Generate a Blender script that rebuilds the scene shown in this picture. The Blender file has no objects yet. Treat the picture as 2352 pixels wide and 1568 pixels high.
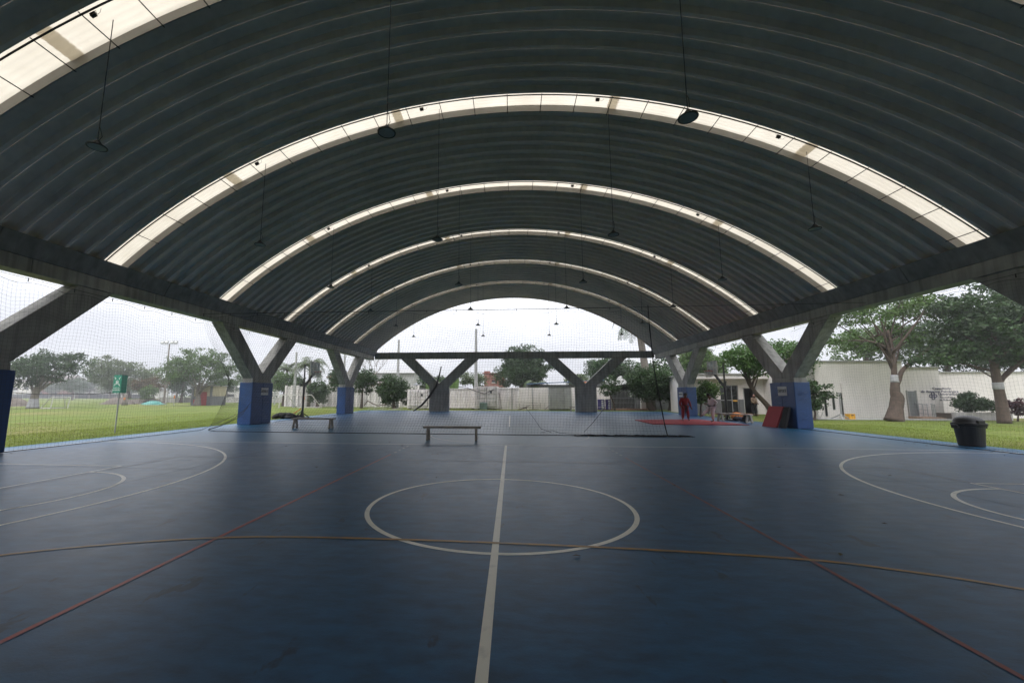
import bpy, math, random
import numpy as np
from mathutils import Vector, Matrix
R = math.radians
sc = bpy.context.scene
COL = sc.collection
random.seed(7)

# ------------------------------------------------------------------ camera, sky, sun, exposure
CAM_F, CAM_PITCH, CAM_YAW, CAM_ROLL, CAM_H, CAM_SX = 949.93, .129, -.0798, .0016, 1.5025, -78.34
PW, PH = 2352.0, 1568.0
_cp, _sp, _cy, _sy = math.cos(CAM_PITCH), math.sin(CAM_PITCH), math.cos(CAM_YAW), math.sin(CAM_YAW)
FWD = Vector((_sy*_cp, _cy*_cp, _sp)); _r = Vector((_cy, -_sy, 0)); _u = _r.cross(FWD)
RGT = _r*math.cos(CAM_ROLL) + _u*math.sin(CAM_ROLL); UPV = -_r*math.sin(CAM_ROLL) + _u*math.cos(CAM_ROLL)
EYE = Vector((0, 0, CAM_H))
cd = bpy.data.cameras.new('camera'); cam = bpy.data.objects.new('camera', cd); COL.objects.link(cam)
cd.sensor_fit = 'HORIZONTAL'; cd.sensor_width = 36; cd.lens = CAM_F/PW*36; cd.shift_x = -CAM_SX/PW
cd.clip_start = .05; cd.clip_end = 4000
m = Matrix((RGT, UPV, -FWD)).transposed().to_4x4(); m.translation = EYE; cam.matrix_world = m
sc.camera = cam

def at(px, py, Y):
    d = FWD + RGT*((px-PW/2-CAM_SX)/CAM_F) - UPV*((py-PH/2)/CAM_F)
    return EYE + d*(Y/d.y)

SUN_EL, SUN_AZ = 58, -158
SKY_K = .12
w = bpy.data.worlds.new('World'); sc.world = w; w.use_nodes = True
nt = w.node_tree; nt.nodes.clear(); N = nt.nodes.new; L = nt.links.new
out = N('ShaderNodeOutputWorld'); bg = N('ShaderNodeBackground'); sky = N('ShaderNodeTexSky')
sky.sky_type = 'NISHITA'; sky.sun_disc = False; sky.sun_elevation = R(SUN_EL); sky.sun_rotation = R(SUN_AZ)
sky.air_density = 1.2; sky.dust_density = 3
tc = N('ShaderNodeTexCoord'); mp = N('ShaderNodeMapping'); mp.inputs['Scale'].default_value = (1, 1, 3.2)
nz = N('ShaderNodeTexNoise'); nz.inputs['Scale'].default_value = 2.3; nz.inputs['Detail'].default_value = 7; nz.inputs['Roughness'].default_value = .55
cr = N('ShaderNodeValToRGB'); cr.color_ramp.elements[0].position = .34; cr.color_ramp.elements[1].position = .58
cr.color_ramp.elements[0].color = (12.6, 12.9, 14.2, 1); cr.color_ramp.elements[1].color = (21.0, 21.2, 21.9, 1)
mx = N('ShaderNodeMix'); mx.data_type = 'RGBA'; mx.inputs['Factor'].default_value = .93
# overcast luminance rises from the horizon to the zenith as (1 + 2 sin e)/3
sx = N('ShaderNodeSeparateXYZ'); L(tc.outputs['Generated'], sx.inputs[0])
ov_ = N('ShaderNodeMapRange'); ov_.inputs['From Min'].default_value = 0; ov_.inputs['From Max'].default_value = 1; ov_.inputs['To Min'].default_value = .40; ov_.inputs['To Max'].default_value = 1.2
L(sx.outputs['Z'], ov_.inputs['Value'])
ml = N('ShaderNodeMix'); ml.data_type = 'RGBA'; ml.blend_type = 'MULTIPLY'; ml.inputs['Factor'].default_value = 1
L(tc.outputs['Generated'], mp.inputs['Vector']); L(mp.outputs[0], nz.inputs['Vector']); L(nz.outputs['Fac'], cr.inputs[0])
L(sky.outputs[0], mx.inputs['A']); L(cr.outputs[0], ml.inputs['A']); L(ov_.outputs[0], ml.inputs['B']); L(ml.outputs['Result'], mx.inputs['B']); L(mx.outputs['Result'], bg.inputs['Color'])
bg.inputs['Strength'].default_value = SKY_K; L(bg.outputs[0], out.inputs[0])

sl = bpy.data.lights.new('sun', 'SUN'); sl.energy = 1.2; sl.angle = R(20); sl.color = (1, .97, .92)
so = bpy.data.objects.new('sun', sl); COL.objects.link(so)
az = R(SUN_AZ); el = R(SUN_EL)
sdir = Vector((math.sin(az)*math.cos(el), math.cos(az)*math.cos(el), math.sin(el)))
so.rotation_euler = sdir.to_track_quat('Z', 'Y').to_euler(); so.location = (0, 0, 60)
vs = sc.view_settings; vs.view_transform = 'Standard'; vs.look = 'None'; vs.exposure = .32; vs.gamma = 1; vs.use_curve_mapping = False
sc.cycles.use_denoising = True; sc.cycles.max_bounces = 8; sc.cycles.diffuse_bounces = 5; sc.cycles.transparent_max_bounces = 12
sc.cycles.caustics_reflective = False; sc.cycles.caustics_refractive = False; sc.cycles.sample_clamp_indirect = 6

# ------------------------------------------------------------------ materials
MATS = {}
def mat(name, c, rough=.7, var=.15, scale=2.0, bump=0.0, bscale=30, metal=0, spec=.5, c2=None, streak=0, island=0, trans=0, emit=0):
    if name in MATS: return MATS[name]
    m = bpy.data.materials.new(name); m.use_nodes = True; nt = m.node_tree; N = nt.nodes.new; L = nt.links.new
    b = nt.nodes['Principled BSDF']; b.inputs['Roughness'].default_value = rough; b.inputs['Metallic'].default_value = metal
    b.inputs['Specular IOR Level'].default_value = spec
    g = N('ShaderNodeNewGeometry'); n1 = N('ShaderNodeTexNoise'); n1.inputs['Scale'].default_value = scale; n1.inputs['Detail'].default_value = 6
    n1.inputs['Roughness'].default_value = .62
    L(g.outputs['Position'], n1.inputs['Vector'])
    r = N('ShaderNodeValToRGB'); r.color_ramp.elements[0].position = .3; r.color_ramp.elements[1].position = .7
    a = c2 if c2 else tuple(v*(1-var) for v in c)
    bb = c if c2 else tuple(min(1, v*(1+var)) for v in c)
    r.color_ramp.elements[0].color = (*a, 1); r.color_ramp.elements[1].color = (*bb, 1)
    L(n1.outputs['Fac'], r.inputs[0]); col = r.outputs[0]
    if streak:
        mp = N('ShaderNodeMapping'); mp.inputs['Scale'].default_value = (3.5, 3.5, .25); L(g.outputs['Position'], mp.inputs['Vector'])
        n2 = N('ShaderNodeTexNoise'); n2.inputs['Scale'].default_value = 1.6; n2.inputs['Detail'].default_value = 5; L(mp.outputs[0], n2.inputs['Vector'])
        r2 = N('ShaderNodeMapRange'); r2.inputs['From Min'].default_value = .42; r2.inputs['From Max'].default_value = .75
        r2.inputs['To Min'].default_value = 1; r2.inputs['To Max'].default_value = 1-streak; L(n2.outputs['Fac'], r2.inputs['Value'])
        mm = N('ShaderNodeMix'); mm.data_type = 'RGBA'; mm.blend_type = 'MULTIPLY'; mm.inputs['Factor'].default_value = 1
        L(col, mm.inputs['A']); L(r2.outputs[0], mm.inputs['B']); col = mm.outputs['Result']
    if island:
        hs = N('ShaderNodeHueSaturation'); ri = N('ShaderNodeMapRange'); ri.inputs['To Min'].default_value = 1-island; ri.inputs['To Max'].default_value = 1+island
        L(g.outputs['Random Per Island'], ri.inputs['Value']); L(ri.outputs[0], hs.inputs['Value'])
        rh = N('ShaderNodeMapRange'); rh.inputs['To Min'].default_value = .485; rh.inputs['To Max'].default_value = .515
        L(g.outputs['Random Per Island'], rh.inputs['Value']); L(rh.outputs[0], hs.inputs['Hue'])
        L(col, hs.inputs['Color']); col = hs.outputs[0]
    L(col, b.inputs['Base Color'])
    if bump:
        n3 = N('ShaderNodeTexNoise'); n3.inputs['Scale'].default_value = bscale; n3.inputs['Detail'].default_value = 4; L(g.outputs['Position'], n3.inputs['Vector'])
        bp = N('ShaderNodeBump'); bp.inputs['Strength'].default_value = bump; bp.inputs['Distance'].default_value = .02
        L(n3.outputs['Fac'], bp.inputs['Height']); L(bp.outputs[0], b.inputs['Normal'])
    if trans:
        tr = N('ShaderNodeBsdfTranslucent'); L(col, tr.inputs['Color']); ms = N('ShaderNodeMixShader'); ms.inputs[0].default_value = trans
        o = nt.nodes['Material Output']; L(b.outputs[0], ms.inputs[1]); L(tr.outputs[0], ms.inputs[2]); L(ms.outputs[0], o.inputs[0])
    MATS[name] = m; return m

concrete = mat('concrete', (.42, .41, .385), .85, c2=(.27, .265, .25), scale=1.3, bump=.35, bscale=25, streak=.45)
concrete_dark = mat('concrete_dark', (.31, .305, .30), .85, c2=(.19, .19, .185), scale=1.6, bump=.3, streak=.35)
roof_m = mat('zinc_sheet', (.64, .565, .505), .7, var=.13, scale=.5, spec=.3, streak=.12)
roof_l = mat('zinc_curb', (.34, .325, .30), .6, var=.1, scale=1.1)
pad_m = mat('blue_vinyl', (.010, .055, .185), .38, var=.18, scale=1.5, bump=.25, bscale=5)
black_m = mat('black_paint', (.012, .012, .014), .5, var=.3)
black_pl = mat('black_plastic', (.005, .005, .006), .5, var=.3, bump=.1)
rubber = mat('rubber', (.02, .02, .02), .85, var=.3, bump=.4)
net_m = mat('net_twine', (.02, .02, .022), .9, var=.1)
white_m = mat('white_paint', (.62, .60, .58), .6, c2=(.46, .44, .42), scale=1.2, streak=.2)
wall_w = mat('white_wall', (.80, .755, .735), .8, c2=(.70, .655, .635), scale=.6, streak=.08, bump=.1)
wall_d = mat('dirty_wall', (.66, .63, .62), .85, c2=(.44, .42, .41), scale=.9, streak=.45, bump=.2)
cont_m = mat('container_white', (.80, .76, .76), .6, c2=(.64, .59, .59), scale=1.4, streak=.3)
greyp = mat('grey_paint', (.17, .175, .18), .7, c2=(.12, .125, .13), scale=1.1, streak=.3)
greyl = mat('light_grey', (.36, .36, .35), .7, var=.15, streak=.2)
steel = mat('galvanised', (.38, .39, .40), .45, var=.12, metal=.6)
dark_gl = mat('dark_glass', (.012, .015, .016), .12, var=.2)
red_mat = mat('red_foam', (.36, .030, .045), .75, var=.12, scale=2)
red_cloth = mat('red_cloth', (.22, .012, .018), .85, var=.2, scale=8, bump=.3, bscale=20)
white_cloth = mat('white_cloth', (.62, .55, .58), .85, var=.08, scale=8, bump=.3, bscale=20)
skin_m = mat('brown_skin', (.16, .075, .045), .55, var=.08)
hair_m = mat('black_hair', (.010, .008, .007), .6, var=.3)
beige_c = mat('beige_cloth', (.36, .24, .16), .85, var=.15)
dark_c = mat('dark_cloth', (.02, .02, .024), .85, var=.2)
brick_m = mat('brick_red', (.30, .13, .10), .85, c2=(.22, .10, .08), scale=3, bump=.3)
roof_t = mat('fibre_roof', (.26, .22, .20), .85, c2=(.18, .15, .14), scale=1.5, streak=.2)
bark = mat('bark', (.13, .095, .075), .9, c2=(.07, .05, .04), scale=5, bump=.6, bscale=12)
bark_g = mat('bark_grey', (.24, .21, .18), .9, c2=(.15, .13, .11), scale=4, bump=.6, bscale=12)
lime = mat('lime_wash', (.36, .36, .38), .8, var=.1)
leaf_a = mat('leaf_dark', (.050, .096, .026), .55, c2=(.028, .058, .016), scale=.6, island=.45, trans=.25)
leaf_b = mat('leaf_mid', (.110, .180, .042), .55, c2=(.060, .110, .028), scale=.5, island=.45, trans=.3)
leaf_c = mat('leaf_olive', (.145, .185, .085), .6, c2=(.09, .125, .055), scale=.5, island=.4, trans=.3)
leaf_br = mat('leaf_rust', (.15, .095, .035), .6, c2=(.09, .075, .03), scale=.8, island=.4, trans=.3)
leaf_fl = mat('leaf_fern', (.11, .205, .045), .55, c2=(.05, .11, .028), scale=.7, island=.4, trans=.35)
leaf_re = mat('leaf_wine', (.10, .02, .035), .55, c2=(.05, .03, .02), scale=1.5, island=.4, trans=.2)
orange = mat('orange_cloth', (.62, .20, .04), .7, var=.2)
yellow = mat('yellow_plastic', (.70, .36, .03), .5, var=.15)
teal = mat('teal_tarp', (.08, .29, .25), .5, var=.2, scale=2, bump=.4, bscale=4)
earth = mat('earth', (.16, .135, .11), .95, c2=(.10, .085, .07), scale=2, bump=.6, bscale=8)
green_s = mat('green_sign', (.005, .20, .13), .45, var=.06)
sign_w = mat('sign_white', (.70, .72, .70), .6, var=.05)
sign_g = mat('sign_pale', (.55, .56, .56), .6, var=.08)
ink = mat('ink', (.03, .03, .035), .7, var=.1)
purple = mat('purple_banner', (.045, .03, .17), .6, var=.15)
blue_r = mat('blue_roof', (.08, .15, .28), .6, var=.12)
paver = mat('terracotta', (.36, .20, .15), .85, c2=(.26, .15, .11), scale=3, bump=.3)
wood_g = mat('grey_wood', (.36, .33, .30), .75, c2=(.24, .22, .20), scale=6, bump=.3)

# skylight sheet: translucent corrugated plastic
def skylight_mat():
    m = bpy.data.materials.new('skylight_plastic'); m.use_nodes = True; nt = m.node_tree; N = nt.nodes.new; L = nt.links.new
    nt.nodes.remove(nt.nodes['Principled BSDF'])
    g = N('ShaderNodeNewGeometry'); n1 = N('ShaderNodeTexNoise'); n1.inputs['Scale'].default_value = 1.2; n1.inputs['Detail'].default_value = 5
    L(g.outputs['Position'], n1.inputs['Vector'])
    r = N('ShaderNodeValToRGB'); r.color_ramp.elements[0].position = .25; r.color_ramp.elements[1].position = .7
    r.color_ramp.elements[0].color = (.56, .505, .41, 1); r.color_ramp.elements[1].color = (.65, .60, .50, 1)
    L(n1.outputs['Fac'], r.inputs[0])
    t = N('ShaderNodeBsdfTranslucent'); d = N('ShaderNodeBsdfDiffuse'); ms = N('ShaderNodeMixShader'); ms.inputs[0].default_value = .28
    L(r.outputs[0], t.inputs['Color']); L(r.outputs[0], d.inputs['Color']); L(t.outputs[0], ms.inputs[1]); L(d.outputs[0], ms.inputs[2])
    L(ms.outputs[0], nt.nodes['Material Output'].inputs[0]); return m
sky_m = skylight_mat()

def floor_mat():
    m = bpy.data.materials.new('court_paint'); m.use_nodes = True; nt = m.node_tree; N = nt.nodes.new; L = nt.links.new
    b = nt.nodes['Principled BSDF']; g = N('ShaderNodeNewGeometry')
    def noise(s, d, vec=None, sc_=(1, 1, 1)):
        mp = N('ShaderNodeMapping'); mp.inputs['Scale'].default_value = sc_; L(g.outputs['Position'], mp.inputs['Vector'])
        n = N('ShaderNodeTexNoise'); n.inputs['Scale'].default_value = s; n.inputs['Detail'].default_value = d; n.inputs['Roughness'].default_value = .6
        L(mp.outputs[0], n.inputs['Vector']); return n.outputs['Fac']
    big = noise(.28, 5); fine = noise(5.0, 10, sc_=(.7, 1.6, 1)); sc1 = noise(2.6, 9)
    r = N('ShaderNodeValToRGB'); r.color_ramp.elements[0].position = .3; r.color_ramp.elements[1].position = .72
    r.color_ramp.elements[0].color = (.007, .068, .168, 1); r.color_ramp.elements[1].color = (.015, .090, .205, 1)
    L(big, r.inputs[0])
    mr = N('ShaderNodeMapRange'); mr.inputs['From Min'].default_value = .35; mr.inputs['From Max'].default_value = .75; mr.inputs['To Min'].default_value = .72; mr.inputs['To Max'].default_value = 1.5
    L(fine, mr.inputs['Value'])
    mm = N('ShaderNodeMix'); mm.data_type = 'RGBA'; mm.blend_type = 'MULTIPLY'; mm.inputs['Factor'].default_value = 1; L(r.outputs[0], mm.inputs['A']); L(mr.outputs[0], mm.inputs['B'])
    # dark scuffs
    ms_ = N('ShaderNodeMapRange'); ms_.inputs['From Min'].default_value = .64; ms_.inputs['From Max'].default_value = .67; ms_.inputs['To Min'].default_value = 0; ms_.inputs['To Max'].default_value = .7
    L(noise(1.9, 6, sc_=(1.7, .7, 1)), ms_.inputs['Value'])
    mk = N('ShaderNodeMix'); mk.data_type = 'RGBA'; L(ms_.outputs[0], mk.inputs['Factor']); L(mm.outputs['Result'], mk.inputs['A']); mk.inputs['B'].default_value = (.008, .022, .05, 1)
    du = N('ShaderNodeMapRange'); du.inputs['From Min'].default_value = .5; du.inputs['From Max'].default_value = .8; du.inputs['To Max'].default_value = .16; L(noise(.75, 10, sc_=(1, .5, 1)), du.inputs['Value'])
    md = N('ShaderNodeMix'); md.data_type = 'RGBA'; L(du.outputs[0], md.inputs['Factor']); L(mk.outputs['Result'], md.inputs['A']); md.inputs['B'].default_value = (.085, .105, .135, 1)
    L(md.outputs['Result'], b.inputs['Base Color'])
    rr = N('ShaderNodeMapRange'); rr.inputs['From Min'].default_value = .3; rr.inputs['From Max'].default_value = .7; rr.inputs['To Min'].default_value = .33; rr.inputs['To Max'].default_value = .39
    L(sc1, rr.inputs['Value']); L(rr.outputs[0], b.inputs['Roughness']); b.inputs['Specular IOR Level'].default_value = .46
    bp = N('ShaderNodeBump'); bp.inputs['Strength'].default_value = .12; bp.inputs['Distance'].default_value = .01
    L(noise(60, 3), bp.inputs['Height']); L(bp.outputs[0], b.inputs['Normal'])
    return m
court_m = floor_mat()
def line_mat(name, c, wear=.55, lo=.52):
    m = bpy.data.materials.new(name); m.use_nodes = True; nt = m.node_tree; N = nt.nodes.new; L = nt.links.new
    b = nt.nodes['Principled BSDF']; g = N('ShaderNodeNewGeometry'); n = N('ShaderNodeTexNoise'); n.inputs['Scale'].default_value = 7; n.inputs['Detail'].default_value = 8
    L(g.outputs['Position'], n.inputs['Vector']); mr = N('ShaderNodeMapRange'); mr.inputs['From Min'].default_value = lo; mr.inputs['From Max'].default_value = .78; mr.inputs['To Max'].default_value = wear
    L(n.outputs['Fac'], mr.inputs['Value']); mx = N('ShaderNodeMix'); mx.data_type = 'RGBA'; mx.inputs['A'].default_value = (*c, 1); mx.inputs['B'].default_value = (.03, .10, .18, 1)
    L(mr.outputs[0], mx.inputs['Factor']); L(mx.outputs['Result'], b.inputs['Base Color']); b.inputs['Roughness'].default_value = .36; return m
ln_w = line_mat('line_white', (.78, .78, .74), .35, .58); ln_r = line_mat('line_red', (.33, .04, .03), .6, .48); ln_r2 = line_mat('line_red_worn', (.20, .03, .03), .8, .42); ln_y = line_mat('line_ochre', (.34, .18, .03), .6, .45)
ln_p = line_mat('line_pink', (.22, .16, .17), .9, .30); ln_f = line_mat('line_faded', (.36, .38, .40), .8, .4)

def grass_mat():
    m = bpy.data.materials.new('lawn'); m.use_nodes = True; nt = m.node_tree; N = nt.nodes.new; L = nt.links.new
    b = nt.nodes['Principled BSDF']; g = N('ShaderNodeNewGeometry'); b.inputs['Roughness'].default_value = .9; b.inputs['Specular IOR Level'].default_value = .15
    def noise(s, d, sc_=(1, 1, 1)):
        mp = N('ShaderNodeMapping'); mp.inputs['Scale'].default_value = sc_; L(g.outputs['Position'], mp.inputs['Vector'])
        n = N('ShaderNodeTexNoise'); n.inputs['Scale'].default_value = s; n.inputs['Detail'].default_value = d; n.inputs['Roughness'].default_value = .65; L(mp.outputs[0], n.inputs['Vector']); return n.outputs['Fac']
    r = N('ShaderNodeValToRGB'); e = r.color_ramp.elements; e[0].position = .30; e[0].color = (.095, .140, .026, 1); e[1].position = .74; e[1].color = (.21, .17, .075, 1)
    q = e.new(.48); q.color = (.130, .170, .034, 1); q = e.new(.60); q.color = (.165, .175, .050, 1)
    L(noise(.11, 7), r.inputs[0])
    mr = N('ShaderNodeMapRange'); mr.inputs['From Min'].default_value = .3; mr.inputs['From Max'].default_value = .7; mr.inputs['To Min'].default_value = .6; mr.inputs['To Max'].default_value = 1.35; L(noise(14, 6), mr.inputs['Value'])
    mm = N('ShaderNodeMix'); mm.data_type = 'RGBA'; mm.blend_type = 'MULTIPLY'; mm.inputs['Factor'].default_value = 1; L(r.outputs[0], mm.inputs['A']); L(mr.outputs[0], mm.inputs['B'])
    sr = N('ShaderNodeMapRange'); sr.inputs['From Min'].default_value = .63; sr.inputs['From Max'].default_value = .70; L(noise(.5, 6, (.5, 1.4, 1)), sr.inputs['Value'])
    mk = N('ShaderNodeMix'); mk.data_type = 'RGBA'; L(sr.outputs[0], mk.inputs['Factor']); L(mm.outputs['Result'], mk.inputs['A']); mk.inputs['B'].default_value = (.21, .15, .085, 1)
    L(mk.outputs['Result'], b.inputs['Base Color'])
    bp = N('ShaderNodeBump'); bp.inputs['Strength'].default_value = .8; bp.inputs['Distance'].default_value = .05; L(noise(25, 4), bp.inputs['Height']); L(bp.outputs[0], b.inputs['Normal'])
    return m
lawn_m = grass_mat()
blade_m = mat('grass_blades', (.26, .32, .06), .7, c2=(.20, .25, .045), scale=.5, island=.4, trans=.3)

# ------------------------------------------------------------------ mesh helpers
class MB:
    def __init__(s): s.v = []; s.f = []
    def add(s, vs, fs):
        o = len(s.v); s.v += [tuple(v) for v in vs]; s.f += [tuple(i+o for i in f) for f in fs]; return s
    def box(s, x0, x1, y0, y1, z0, z1):
        return s.add([(x0,y0,z0),(x1,y0,z0),(x1,y1,z0),(x0,y1,z0),(x0,y0,z1),(x1,y0,z1),(x1,y1,z1),(x0,y1,z1)],
                     [(0,3,2,1),(4,5,6,7),(0,1,5,4),(1,2,6,5),(2,3,7,6),(3,0,4,7)])
    def bar(s, p, q, a, b=None, up=(0, 0, 1)):
        b = b or a; p = Vector(p); q = Vector(q); d = (q-p).normalized(); u = Vector(up)
        if abs(d.dot(u)) > .95: u = Vector((0, 1, 0))
        x = d.cross(u).normalized(); y = x.cross(d).normalized(); V = []
        for c in (p, q):
            for i, j in ((-1,-1),(1,-1),(1,1),(-1,1)): V.append(c + x*(i*a/2) + y*(j*b/2))
        return s.add(V, [(0,1,2,3),(4,7,6,5),(0,4,5,1),(1,5,6,2),(2,6,7,3),(3,7,4,0)])
    def tube(s, pts, r, n=8, cap=True):
        pts = [Vector(p) for p in pts]; k = len(pts); rr = r if isinstance(r, (list, tuple)) else [r]*k
        V = []; ref = None
        for i, p in enumerate(pts):
            d = (pts[min(i+1, k-1)]-pts[max(i-1, 0)]).normalized()
            if ref is None: ref = d.orthogonal().normalized()
            x = (ref - d*ref.dot(d)).normalized(); y = d.cross(x); ref = x
            for j in range(n):
                t = 2*math.pi*j/n; V.append(p + x*(math.cos(t)*rr[i]) + y*(math.sin(t)*rr[i]))
        F = [(i*n+j, i*n+(j+1)%n, (i+1)*n+(j+1)%n, (i+1)*n+j) for i in range(k-1) for j in range(n)]
        if cap: F += [tuple(range(n-1, -1, -1)), tuple((k-1)*n+j for j in range(n))]
        return s.add(V, F)
    def lathe(s, prof, n=20, c=(0, 0, 0)):
        V = [(c[0]+r*math.cos(2*math.pi*j/n), c[1]+r*math.sin(2*math.pi*j/n), c[2]+z) for r, z in prof for j in range(n)]
        k = len(prof); F = [(i*n+j, i*n+(j+1)%n, (i+1)*n+(j+1)%n, (i+1)*n+j) for i in range(k-1) for j in range(n)]
        F += [tuple(range(n-1, -1, -1)), tuple((k-1)*n+j for j in range(n))]
        return s.add(V, F)
    def prism(s, poly, axis, a, b):
        n = len(poly)
        def P(u, v, w): return (w, u, v) if axis == 'x' else ((u, w, v) if axis == 'y' else (u, v, w))
        V = [P(u, v, a) for u, v in poly] + [P(u, v, b) for u, v in poly]
        F = [tuple(range(n))[::-1], tuple(range(n, 2*n))] + [(i, (i+1)%n, n+(i+1)%n, n+i) for i in range(n)]
        return s.add(V, F)
    def mesh(s, name, mt, smooth=False):
        me = bpy.data.meshes.new(name); me.from_pydata(s.v, [], s.f); me.materials.append(mt)
        if smooth: me.shade_smooth()
        me.update(); return me
    def build(s, name, mt, parent=None, label=None, smooth=False, bevel=0, loc=(0, 0, 0), kind=None):
        o = bpy.data.objects.new(name, s.mesh(name, mt, smooth)); return link(o, parent, label, bevel, loc, kind)
def fixn(me):
    import bmesh
    b = bmesh.new(); b.from_mesh(me); bmesh.ops.recalc_face_normals(b, faces=b.faces); b.to_mesh(me); b.free()
def link(o, parent=None, label=None, bevel=0, loc=(0, 0, 0), kind=None):
    COL.objects.link(o); o.location = loc
    if parent: o.parent = parent
    if label: o['label'] = label
    if kind: o['kind'] = kind
    if bevel:
        fixn(o.data); bv = o.modifiers.new('bevel', 'BEVEL'); bv.width = bevel; bv.segments = 2; bv.limit_method = 'ANGLE'; bv.angle_limit = R(40)
    return o
def tag(o, label, cat, group=None, kind=None):
    o['label'] = label; o['category'] = cat
    if group: o['group'] = group
    if kind: o['kind'] = kind
    return o
def thing(name, label, cat, loc=(0, 0, 0), rz=0, group=None):
    o = bpy.data.objects.new(name, None); COL.objects.link(o); o.location = loc; o.rotation_euler = (0, 0, rz)
    o.empty_display_size = .3
    return tag(o, label, cat, group)
def inst(me, name, parent, loc=(0, 0, 0), rot=(0, 0, 0), scale=None, label=None):
    o = bpy.data.objects.new(name, me); COL.objects.link(o); o.parent = parent; o.location = loc; o.rotation_euler = rot
    if scale: o.scale = scale
    if label: o['label'] = label
    return o
def copy_tree(o, parent=None):
    c = o.copy(); COL.objects.link(c)
    if parent: c.parent = parent
    for ch in list(o.children): copy_tree(ch, c)
    return c
def npmesh(name, V, F, mt, smooth=False):
    V = np.asarray(V, dtype=np.float32); F = np.asarray(F, dtype=np.int32); k = F.shape[1]
    me = bpy.data.meshes.new(name); me.vertices.add(len(V)); me.vertices.foreach_set('co', V.ravel())
    me.loops.add(F.size); me.loops.foreach_set('vertex_index', F.ravel()); me.polygons.add(len(F))
    me.polygons.foreach_set('loop_start', np.arange(0, F.size, k, dtype=np.int32)); me.polygons.foreach_set('loop_total', np.full(len(F), k, dtype=np.int32))
    me.materials.append(mt); me.update(calc_edges=True)
    if smooth: me.shade_smooth()
    return me
def text_mesh(txt, size, mt, depth=.004, align='CENTER'):
    c = bpy.data.curves.new('t', 'FONT'); c.body = txt; c.size = size; c.extrude = depth; c.align_x = align; c.align_y = 'CENTER'
    o = bpy.data.objects.new('t', c); COL.objects.link(o); dg = bpy.context.evaluated_depsgraph_get()
    me = bpy.data.meshes.new_from_object(o.evaluated_get(dg)); bpy.data.objects.remove(o); me.materials.clear(); me.materials.append(mt); return me

# ------------------------------------------------------------------ ground and court
g = MB(); S = 900
g.add([(-S, -S, -.03), (S, -S, -.03), (S, S*1.6, -.03), (-S, S*1.6, -.03)], [(0, 1, 2, 3)])
o = g.build('ground', lawn_m); o['kind'] = 'structure'
FX0, FX1, FY0, FY1 = -14.25, 14.15, -10, 40.6
g = MB().box(FX0, FX1, FY0, FY1, -.12, 0); court = g.build('court_floor', court_m); court['kind'] = 'structure'
g = MB().box(FX0-.28, FX0-.003, FY0, FY1, -.12, -.012).box(FX1+.003, FX1+.28, FY0, FY1, -.12, -.012)
rim_m = mat('rim_paint', (.055, .20, .34), .6, c2=(.04, .15, .26), scale=1, bump=.15)
o = g.build('kerb_strip', rim_m); o['kind'] = 'structure'
teal_p = mat('teal_court_paint', (.016, .11, .22), .34, c2=(.010, .085, .185), scale=1.1, spec=.45)
for k_, (a_, b_, c_, d_) in enumerate([(FX0+.01, -13.48, FY0+.01, 40.55), (13.43, FX1-.01, FY0+.01, 40.55), (-13.478, 13.428, 12.87, 20.25)]):
    MB().add([(a_, c_, .0012), (b_, c_, .0012), (b_, d_, .0012), (a_, d_, .0012)], [(0, 1, 2, 3)]).build('painted_area', teal_p, court)
LZ = [.0018]
def strip_line(pts, wd, mt, closed=False, label=None):
    LZ[0] += .00007; z = LZ[0]; P = [Vector((x, y)) for x, y in pts]; n = len(P); V = []; F = []
    for i, p in enumerate(P):
        if closed: a, b = P[i-1], P[(i+1) % n]
        else: a, b = P[max(0, i-1)], P[min(n-1, i+1)]
        d = (b-a).normalized(); nn = Vector((-d.y, d.x)); V += [(*(p+nn*wd/2), z), (*(p-nn*wd/2), z)]
    m_ = n if closed else n-1
    for i in range(m_):
        j = (i+1) % n; F.append((2*i+1, 2*j+1, 2*j, 2*i))
    return MB().add(V, F).build('painted_line', mt, court, label)
def arc(cx, cy, r, a0, a1, n=64): return [(cx+r*math.cos(R(a0+(a1-a0)*i/n)), cy+r*math.sin(R(a0+(a1-a0)*i/n))) for i in range(n+1)]
CY = 5.95; SIDE = 12.84
strip_line([(-.17, -2), (-.17, SIDE)], .07, ln_w, label='white halfway line running away from the viewer')
strip_line(arc(-.17, CY, 1.77, 0, 360, 96)[:-1], .06, ln_w, True, 'white centre circle')
strip_line([(-13.45, SIDE), (13.4, SIDE)], .05, ln_w, label='white far sideline')
strip_line([(-13.45, -1), (-13.45, SIDE)], .05, ln_w); strip_line([(13.4, -1), (13.4, SIDE)], .05, ln_w)
for s, bx, cx, r in ((1, -13.45, -12.3, 6.55), (-1, 13.4, 12.15, 6.3)):
    A = arc(cx, CY+.1, r, 88 if s > 0 else 92, -88 if s > 0 else 268, 80); A = [(bx, A[0][1])] + A + [(bx, A[-1][1])]
    strip_line(A, .06, ln_w)
    fx = -8.26 if s > 0 else 7.95; fy = 6.0
    strip_line([(fx, fy-2.45), (fx, fy+2.42 if s > 0 else fy+2.1)], .05, ln_w)
    strip_line([(bx, 8.46 if s > 0 else 8.1), (fx, 8.42 if s > 0 else 8.1)], .05, ln_w); strip_line([(bx, 3.55), (fx, 3.55)], .05, ln_w)
    strip_line(arc(fx, 5.95, 1.78 if s > 0 else 1.7, 90, -90 if s > 0 else 270, 40), .06, ln_w)
strip_line([(-3.15, -2), (-3.08, 10.65)], .045, ln_r, label='red line on the left of the centre circle'); strip_line([(2.72, -2), (2.75, 10.6)], .042, ln_r2, label='red line on the right of the centre circle')
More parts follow.
